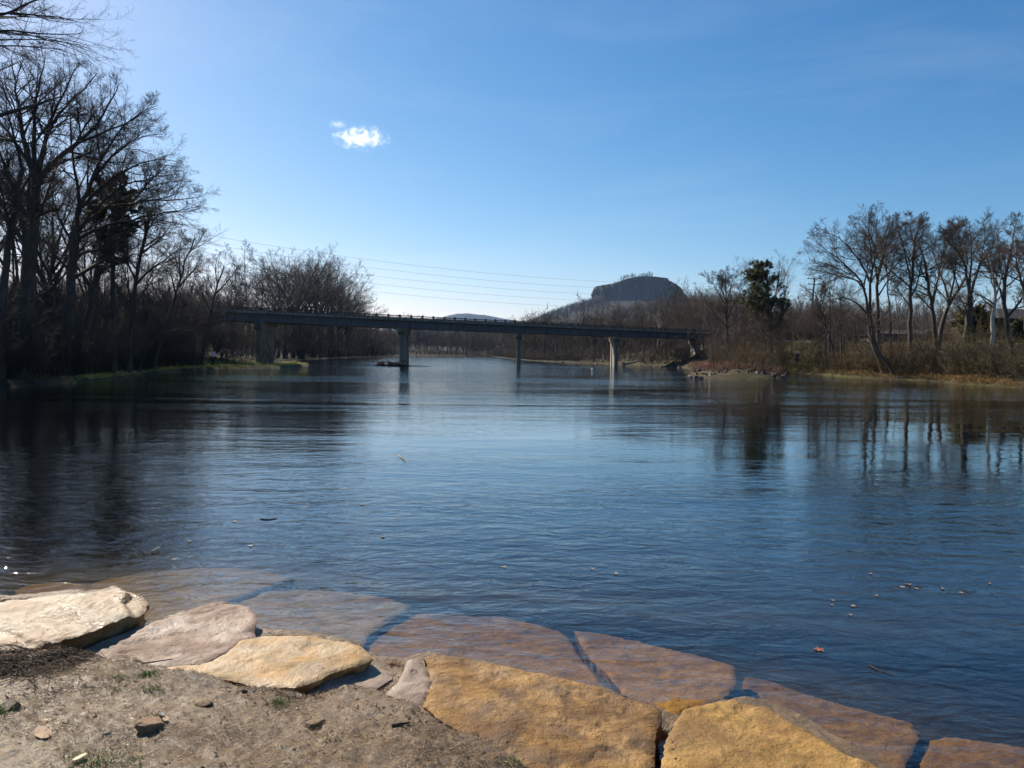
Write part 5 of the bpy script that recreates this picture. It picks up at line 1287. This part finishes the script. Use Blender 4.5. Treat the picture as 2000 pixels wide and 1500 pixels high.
def snag():
    p = Vector((-17.5, 104.0, 0)); root = empty('driftwood_pile', tuple(p)); tag(root, 'tangled driftwood pile caught on the upstream side of the second pier', 'driftwood')
    rg = np.random.default_rng(9); r_ = random.Random(5)
    for k in range(13):
        c = np.array([r_.uniform(-2.2, 1.6), r_.uniform(-1, 1), r_.uniform(.0, .45)]); a = r_.uniform(-.5, .5); L = r_.uniform(1.2, 3.2); e = r_.uniform(-.15, .35)
        d = np.array([math.cos(a), math.sin(a), e]) * L / 2; m = MB(); q = resample([c - d, c + rg.normal(size=3) * .12, c + d], 7)
        rr_ = np.linspace(.14, .05, 7)[None] * r_.uniform(.6, 1.3); m.tubes(q[None], rr_, 6, tip=False); Pt, Rt = sprout(q[None], rr_, 4, .4, 1, .9, .3, .3, 3, rng=rg); m.tubes(Pt, Rt, 4); m.build('log', M_BARKW, root)
    q = np.array([[[-2.0, 0, .05], [1.5, .3, .06], [5.6, .3, .02]]]); m = MB(); m.tubes(q, np.array([[.16, .13, .05]]), 6); m.build('log', M_BARK, root)
    root.location = (-23.5 + 0.2, 105.2, 0)
    p2 = pt(768, 706, 104); root.location = (p2.x, 104.4, 0)
snag()
p = G(1157, 723.5); m = MB(); a = np.linspace(0, 2 * np.pi, 14, endpoint=False)
rings = [np.column_stack([r * np.cos(a), r * np.sin(a), np.full(14, z)]) for r, z in ((.02, -.08), (.12, -.05), (.16, .04), (.13, .13), (.06, .18), (.01, .19))]
m.add(np.concatenate(rings), None, [(l * 14 + i, l * 14 + (i + 1) % 14, (l + 1) * 14 + (i + 1) % 14, (l + 1) * 14 + i) for l in range(5) for i in range(14)])
o = m.build('float', WHITE); o.location = (p.x, p.y, .05); tag(o, 'small round white float on the water between the third and fourth piers', 'float')

def grass(name, label, pts, h0, h1, mat, seed, r=.012, lean=.5, K=3, cat='grass'):
    rg = np.random.default_rng(seed); n = len(pts)
    P, Rr = stems_from(pts, rg.uniform(h0, h1, n), np.full(n, r), rg, lean, K, .2, -.1, .02)
    m = MB(); m.tubes(P, Rr, 3); tag(m.build(name, mat), label, cat, kind='stuff')
M_GRY = mat_plain('yellow_green_grass', (.40, .35, .085), .8, .45, .8, .2); M_GRT = mat_plain('golden_grass', (.24, .145, .055), .8, .45, .5, .2); M_GRO = mat_plain('olive_grass', (.13, .125, .04), .8, .5, .5, .2)
def px_pts(n, px0, px1, pyf, dy, seed):
    rg = np.random.default_rng(seed); x = rg.uniform(px0, px1, n * 3); y = np.interp(x, *pyf) - dy * rg.uniform(0, 1, n * 3)
    q = np.array([tuple(G(a, b, .2).xy) for a, b in zip(x, y)]); sd = signed_dist(q[:, 0], q[:, 1], RIVER); q = q[sd > .12][:n]
    return np.column_stack([q, land(q[:, 0], q[:, 1])])
grass('bank_grass', 'yellow green grass on the low spit of the left bank under the bridge', px_pts(5200, 330, 604, ([330, 415, 540, 604], [725, 720.5, 718, 713.5]), 9, 1), .1, .38, M_GRY, 1, .022)
grass('bank_grass', 'patchy mossy grass along the dark foot of the left bank', px_pts(1500, 150, 335, ([150, 235, 335], [744, 736, 724]), 6, 2), .08, .3, M_GRY, 2, .016)
grass('bank_grass', 'golden dry grass along the waterline of the right bank', px_pts(3600, 1525, 2010, ([1525, 1622, 1720, 1830, 2010], [728, 733, 739, 744.5, 757]), 5, 3), .15, .55, M_GRT, 3, .022)
grass('bank_grass', 'olive and yellow grass on the slope of the right bank left of the utility pole', px_pts(5200, 1500, 1690, ([1500, 1690], [729, 735]), 30, 4), .2, .7, M_GRO, 4, .03)
grass('bank_grass', 'golden tall grass tuft patch below the person on the right bank', px_pts(1400, 1510, 1600, ([1510, 1600], [727, 731]), 12, 5), .3, .8, M_GRY, 5, .022)
grass('bank_grass', 'reddish brown weeds behind the rubble spit of the right bank', px_pts(4500, 1345, 1530, ([1345, 1400, 1530], [724, 731, 731]), 12, 6), .3, .9, mat_plain('red_weeds', (.22, .11, .075), .8, .4, .5, .2), 6, .02)

# ------------------------------------------------------------------ near shore: litter, tufts, leaves, stones
M_LIT = mat_plain('dry_litter', (.38, .27, .16), .85, .55, 9, .25); M_LITD = mat_plain('dark_litter', (.075, .052, .035), .85, .4, 9, .2); M_TUFT = mat_plain('green_blade', (.10, .17, .03), .6, .45, 30, .35)
M_LEAF = mat_plain('dead_leaf', (.34, .20, .10), .7, .35, 12, .3); M_LEAFP = mat_plain('pale_dead_leaf', (.55, .42, .27), .65, .25, 12, .3); M_LEAFF = mat_plain('floating_leaf', (.30, .22, .15), .6, .3, 12, .3); M_LEAFR = mat_plain('red_dead_leaf', (.32, .11, .06), .65, .3, 12, .3)
def litter(name, label, n, lmin, lmax, r, mat, seed, thr, rise=.012):
    rg = np.random.default_rng(seed); x = rg.uniform(-4.6, .9, n * 9); y = rg.uniform(1.5, 5.4, n * 9)
    i = ((x - MX[0]) / .017).astype(int); j = ((y - MY[0]) / .017).astype(int)
    ok = (MZ[j, i] > .08) & (CLEAR[j, i] > .015); x, y = x[ok], y[ok]
    f = np.array([fbm(a_ * 2.1, b_ * 2.1, seed, 4) for a_, b_ in zip(x, y)])
    ok = f > thr + rg.normal(size=len(x)) * .12; out = np.column_stack([x[ok], y[ok]])[:n]
    n = len(out); K = 5; a = rg.uniform(0, 6.28, n); L = rg.uniform(lmin, lmax, n) * rg.uniform(.5, 1, n)
    P = np.zeros((n, K, 3)); P[:, 0, :2] = out
    for k in range(1, K):
        a = a + rg.normal(size=n) * .22; P[:, k, 0] = P[:, k - 1, 0] + np.cos(a) * L / (K - 1); P[:, k, 1] = P[:, k - 1, 1] + np.sin(a) * L / (K - 1)
    up = rg.uniform(.2, 1.0, n) * rise
    ks = np.arange(K)[None]
    P[:, :, 2] = mud_arr(P[:, :, 0], P[:, :, 1]) + .004 + up[:, None] * (np.sin(np.pi * ks / (K - 1)) + .6 * ks / K * (np.arange(n) % 3 == 0)[:, None])
    m = MB(); m.tubes(P, np.full((n, K), r) * rg.uniform(.6, 1.3, (n, 1)), 3); tag(m.build(name, mat), label, 'plant litter', kind='stuff')
litter('grass_litter', 'dry tan grass stalks trodden into the mud', 17000, .015, .05, .0008, M_LIT, 3, .0)
litter('grass_litter', 'dark matted roots and stalks lying on the mud', 12000, .015, .06, .0009, M_LITD, 8, .14, .014)
litter('leaf_litter', 'scraps of brown dead leaves trodden into the mud', 2600, .008, .026, .0034, M_LEAFF, 5, .02, .004)
litter('leaf_litter', 'pale straw scraps strewn over the mud', 1500, .008, .03, .002, M_LEAFP, 6, .0, .004)
def drift_line():                               # the mat of dark stalks under the cream slab
    rg = np.random.default_rng(12); n = 1100; x = rg.uniform(-20, 190, n); y = np.interp(x, [-20, 90, 190], [1298, 1300, 1262]) + rg.normal(size=n) * np.where(x < 110, 13, 7)
    K = 5; P = np.zeros((n, K, 3)); a = rg.uniform(0, 6.28, n); L = rg.uniform(.04, .2, n)
    for i in range(n):
        q = on_mud(x[i], y[i]); P[i, 0] = q
        for k in range(1, K):
            a[i] += rg.normal() * .3; P[i, k] = P[i, k - 1] + np.array([math.cos(a[i]), math.sin(a[i]), 0]) * L[i] / (K - 1)
        for k in range(K): P[i, k, 2] = mud_at(P[i, k, 0], P[i, k, 1]) + .004 + rg.uniform(0, .03) * math.sin(math.pi * (k + .3) / K)
    m = MB(); m.tubes(P, np.full((n, K), .0016) * rg.uniform(.4, 1.6, (n, 1)), 3); tag(m.build('drift_litter', M_LITD), 'thick mat of dark stalks and roots in front of the cream slab', 'plant litter', kind='stuff')
drift_line()
def tuft(label, px, py, w, h, n, seed, mat=M_TUFT):
    rg = np.random.default_rng(seed); c = on_mud(px, py); b = np.zeros((n, 3)); b[:, :2] = rg.normal(size=(n, 2)) * w * .45
    b[:, 2] = [mud_at(c.x + p[0], c.y + p[1]) - c.z for p in b]
    P, Rr = stems_from(b, rg.uniform(h * .5, h, n), np.full(n, .0016), rg, .55, 5, .15, -.16, .006)
    m = MB(); m.tubes(P, Rr, 3); o = m.build('grass_tuft', mat); o.location = c; tag(o, label, 'grass tuft', 'green grass tufts in the mud', 'thing')
for i, (px, py, w, h, n, lb) in enumerate([
        (292, 1318, .07, .05, 170, 'bright green grass tuft just below the left end of the ochre slab'),
        (232, 1322, .055, .035, 80, 'small dark green tuft under the pink slab, left of the bright tuft'),
        (300, 1346, .07, .04, 110, 'ragged green tuft directly below the bright tuft under the ochre slab'),
        (228, 1348, .045, .03, 60, 'small green tuft left of the ragged tuft, between two stalks'),
        (130, 1311, .06, .03, 70, 'low green tuft at the end of the dark stalk mat'),
        (545, 1376, .06, .05, 150, 'lone bright green tuft in the mud below the middle of the ochre slab'),
        (190, 1490, .12, .05, 190, 'widest green tuft, at the bottom edge left of the rust brown stone'),
        (260, 1487, .06, .04, 80, 'yellow green tuft at the bottom edge below the rust brown stone'),
        (138, 1478, .06, .03, 70, 'dark small tuft left of the widest tuft at the bottom edge'),
        (4, 1390, .05, .05, 80, 'green tuft cut by the left edge beside the pale flat stone'),
        (305, 1396, .03, .03, 30, 'tiny yellow tuft just above the rust brown stone'),
        (1010, 1490, .07, .04, 80, 'sparse green tuft at the bottom edge beside the largest golden slab'),
        (770, 1300, .05, .06, 60, 'dry reddish weed tuft in the gap between the mud stone and the wedge stone')]):
    tuft(lb, px, py, w, h, n, 40 + i, M_TUFT if i < 12 else M_LEAFR)
def flat_stone(label, px, py, sx, sy, sz, mat, seed, rz=0.0):
    q = on_mud(px, py); o = bpy.data.objects.new('flat_stone', rock_mesh(seed, mat, 1.0, 3)); COL.objects.link(o)
    o.location = (q.x, q.y, q.z + sz * .35); o.scale = (sx, sy, sz); o.rotation_euler = (.12, 0.02, rz); tag(o, label, 'stone', kind='thing')
MR = mat_rock('rust_stone', (.48, .24, .10), (.54, .29, .14), (.58, .34, .18), (.40, .18, .07), .4, .5, .8, .5, 3)
flat_stone('thin rust brown stone chip lying on the mud below the pink slab', 294, 1421, .066, .05, .036, MR, 31, .2)
flat_stone('pale flat stone propped on the mud near the left edge', 22, 1382, .07, .05, .026, RK1, 32, -.3)
flat_stone('brown half buried stone in the mud below the lone green tuft', 618, 1418, .06, .045, .018, RK3, 33, .4)
flat_stone('small tan stone beside stalks in the mud, above the middle of the mud patch', 398, 1376, .05, .035, .016, RK3, 34, .1)
flat_stone('small dark stone in the mud under the ochre slab lower edge', 478, 1353, .022, .016, .012, RDK, 35, .6)
def leaf_mesh(seed, L, mat, lobes=0):
    rg = np.random.default_rng(seed); n = 26; t = np.linspace(0, 2 * np.pi, n, endpoint=False)
    r = .5 + (.22 * np.cos(lobes * t) if lobes else 0) + rg.normal(size=n) * .03
    X = np.cos(t) * r * L; Yv = np.sin(t) * r * L * (.9 if lobes else .5); curl = rg.uniform(.05, .28)
    top = np.column_stack([X, Yv, curl * L * ((X / L) ** 2 + .8 * (Yv / L) ** 2) + rg.normal(size=n) * .012 * L])
    mid = np.column_stack([X * .5, Yv * .5, curl * L * .25 * ((X / L) ** 2)]); V = np.concatenate([top, mid, [[0, 0, 0]]]); th = .0012
    f = [(i, (i + 1) % n, n + (i + 1) % n, n + i) for i in range(n)]; f3 = [(n + i, n + (i + 1) % n, 2 * n) for i in range(n)]
    m = MB(); m.add(V, f3, f); m.add(V - np.array([0, 0, th]), [a[::-1] for a in f3], [a[::-1] for a in f]); k = 2 * n + 1
    m.add(np.zeros((0, 3))); 
    st = np.array([[[X.max(), 0, curl * L * .2], [X.max() * 1.25, .02 * L, curl * L * .4], [X.max() * 1.5, .06 * L, curl * L * .5]]]); m.tubes(st, np.array([[.0015, .0012, .0008]]), 4)
    return m.mesh('leaf', mat)
def leaf(label, p, L, mat, seed, rz, tilt=0.0, lobes=0, group=None):
    o = bpy.data.objects.new('dead_leaf', leaf_mesh(seed, L, mat, lobes)); COL.objects.link(o); o.location = p; o.rotation_euler = (tilt, tilt * .5, rz); tag(o, label, 'leaf', group, 'thing')
for i, (px, py, L, mt, lb) in enumerate([(46, 1298, .10, M_LEAFP, 'pale cream leaf on the dark stalk mat near the left edge'), (84, 1436, .11, M_LEAF, 'long tan leaf lying in the mud near the left edge, below the pale flat stone'),
        (155, 1484, .06, M_LEAFP, 'pale leaf scrap between two tufts at the bottom edge'), (323, 1408, .045, M_LEAF, 'curled brown leaf just right of the rust brown stone chip'), (316, 1398, .04, mat_plain('black_leaf', (.02, .018, .016), .6), 'black shrivelled leaf above the rust brown stone chip')]):
    q = on_mud(px, py); leaf(lb, (q.x, q.y, q.z + .012), L, mt, 60 + i, random.uniform(0, 6), .15)
log('twig', 'thin dark twig lying along the joint of the pink and ochre slabs', [G(246, 1298, .15), G(285, 1295, .158), G(337, 1287, .158)], .006, .003, M_LITD)['category'] = 'twig'
log('twig', 'short dark twig on the mud left of the largest golden slab', [on_mud(765, 1420) + Vector((0, 0, .006)), on_mud(782, 1417) + Vector((0, 0, .008)), on_mud(800, 1414) + Vector((0, 0, .006))], .008, .005, M_LITD)['category'] = 'twig'
log('twig', 'thin pale stick floating on the water right of the yellow slab', [G(1698, 1300, .004), G(1715, 1308, .006), G(1745, 1318, .004)], .004, .002, M_LITD)['category'] = 'twig'
log('twig', 'forked pale twig floating in the middle of the river', [G(778, 888, .004), G(783, 894, .008), G(793, 901, .008)], .014, .006, M_PALE, 3)['category'] = 'twig'
log('twig', 'floating dark stick left of the centre of the water', [G(508, 1014, .002), G(525, 1015, .004), G(541, 1013, .002)], .008, .005, M_LITD)['category'] = 'twig'
log('twig', 'floating pale stick near the submerged slabs at left', [G(297, 1078, .01), G(305, 1073, .02), G(311, 1069, .02)], .012, .006, M_PALE)['category'] = 'twig'
fl = 'dead leaves floating on the river'
leaf('red lobed leaf floating alone right of the yellow slab', tuple(G(1600, 1268, .006)), .055, M_LEAFR, 90, .4, .05, 5, fl)
for i, (px, py) in enumerate([(930, 1096), (985, 1107), (1627, 1172), (1625, 1181), (1661, 1200), (1666, 1183), (1712, 1163), (1762, 1146), (1790, 1149), (1841, 1149), (1775, 1141), (1877, 1157), (1933, 1139), (1700, 1120), (630, 968), (651, 972), (556, 976), (575, 981), (497, 1019), (640, 946), (671, 954), (776, 1011), (915, 1007), (707, 985), (873, 1035), (489, 1066), (340, 1092), (370, 1057), (1157, 1110), (885, 945), (895, 912), (1203, 1120), (458, 1018), (598, 990), (748, 1048)]):
    leaf('small brown leaf floating on the open river among others like it', tuple(G(px, py, .006)), random.uniform(.024, .04) * (1 + max(0, 1100 - py) / 300), (M_LEAF, M_LEAFF, M_LEAFF)[i % 3], 100 + i, random.uniform(0, 6), .08, (0, 3, 5)[i % 3], fl)

# ------------------------------------------------------------------ cloud and air
def cloud(label, px, py, Y, w, h, seed, dens):
    c = pt(px, py, Y); bm = bmesh.new(); rg = random.Random(seed)
    bmesh.ops.create_icosphere(bm, subdivisions=3, radius=1)
    for v in bm.verts: v.co = Vector((v.co.x * w, v.co.y * w * .7, v.co.z * h))
    me = bpy.data.meshes.new('cloud'); bm.to_mesh(me); bm.free()
    o = bpy.data.objects.new('cloud', me); COL.objects.link(o); o.location = c
    m = bpy.data.materials.new('cloud_vapour'); m.use_nodes = True; t = m.node_tree; t.nodes.remove(t.nodes['Principled BSDF']); out = t.nodes['Material Output']
    tc = N(t, 'ShaderNodeTexCoord'); mp = N(t, 'ShaderNodeMapping'); mp.inputs['Location'].default_value = (seed * 37, 0, 0); t.links.new(tc.outputs['Object'], mp.inputs[0])
    n = ntex(t, mp.outputs[0], 5.0 / w, 8, .68, .8)
    sc_ = N(t, 'ShaderNodeVectorMath', operation='MULTIPLY'); sc_.inputs[1].default_value = (1 / w, 1 / (w * .7), 1 / h); t.links.new(tc.outputs['Object'], sc_.inputs[0])
    ln = N(t, 'ShaderNodeVectorMath', operation='LENGTH'); t.links.new(sc_.outputs[0], ln.inputs[0])
    d = math_(t, 'SUBTRACT', math_(t, 'MULTIPLY', n, 2.6), math_(t, 'MULTIPLY', ln.outputs['Value'], .62))
    d = math_(t, 'MULTIPLY', math_(t, 'MAXIMUM', math_(t, 'SUBTRACT', d, .98), 0.0), dens)
    vs = N(t, 'ShaderNodeVolumePrincipled'); vs.inputs['Color'].default_value = (.98, .98, 1, 1); vs.inputs['Anisotropy'].default_value = .62
    t.links.new(d, vs.inputs['Density']); t.links.new(vs.outputs[0], out.inputs['Volume'])
    me.materials.append(m); tag(o, label, 'cloud', kind='thing')
cloud('small bright ragged white cloud alone in the left half of the sky', 706, 270, 1500, 62, 27, 2, .13)
cloud('faint wisp of cloud just above and left of the bright cloud', 660, 243, 1500, 24, 11, 5, .07)
def haze():
    m = bpy.data.materials.new('air_haze'); m.use_nodes = True; t = m.node_tree; t.nodes.remove(t.nodes['Principled BSDF']); out = t.nodes['Material Output']
    v = N(t, 'ShaderNodeVolumePrincipled'); v.inputs['Color'].default_value = (.38, .62, 1.0, 1); v.inputs['Density'].default_value = .000038; v.inputs['Anisotropy'].default_value = .35
    t.links.new(v.outputs[0], out.inputs['Volume'])
    mb = MB(); mb.box((0, 3450, 168), 12000, 7100, 350); o = mb.build('haze', m, smooth=False); tag(o, 'thin blue winter haze in the air over the valley', 'haze', kind='stuff')
haze()
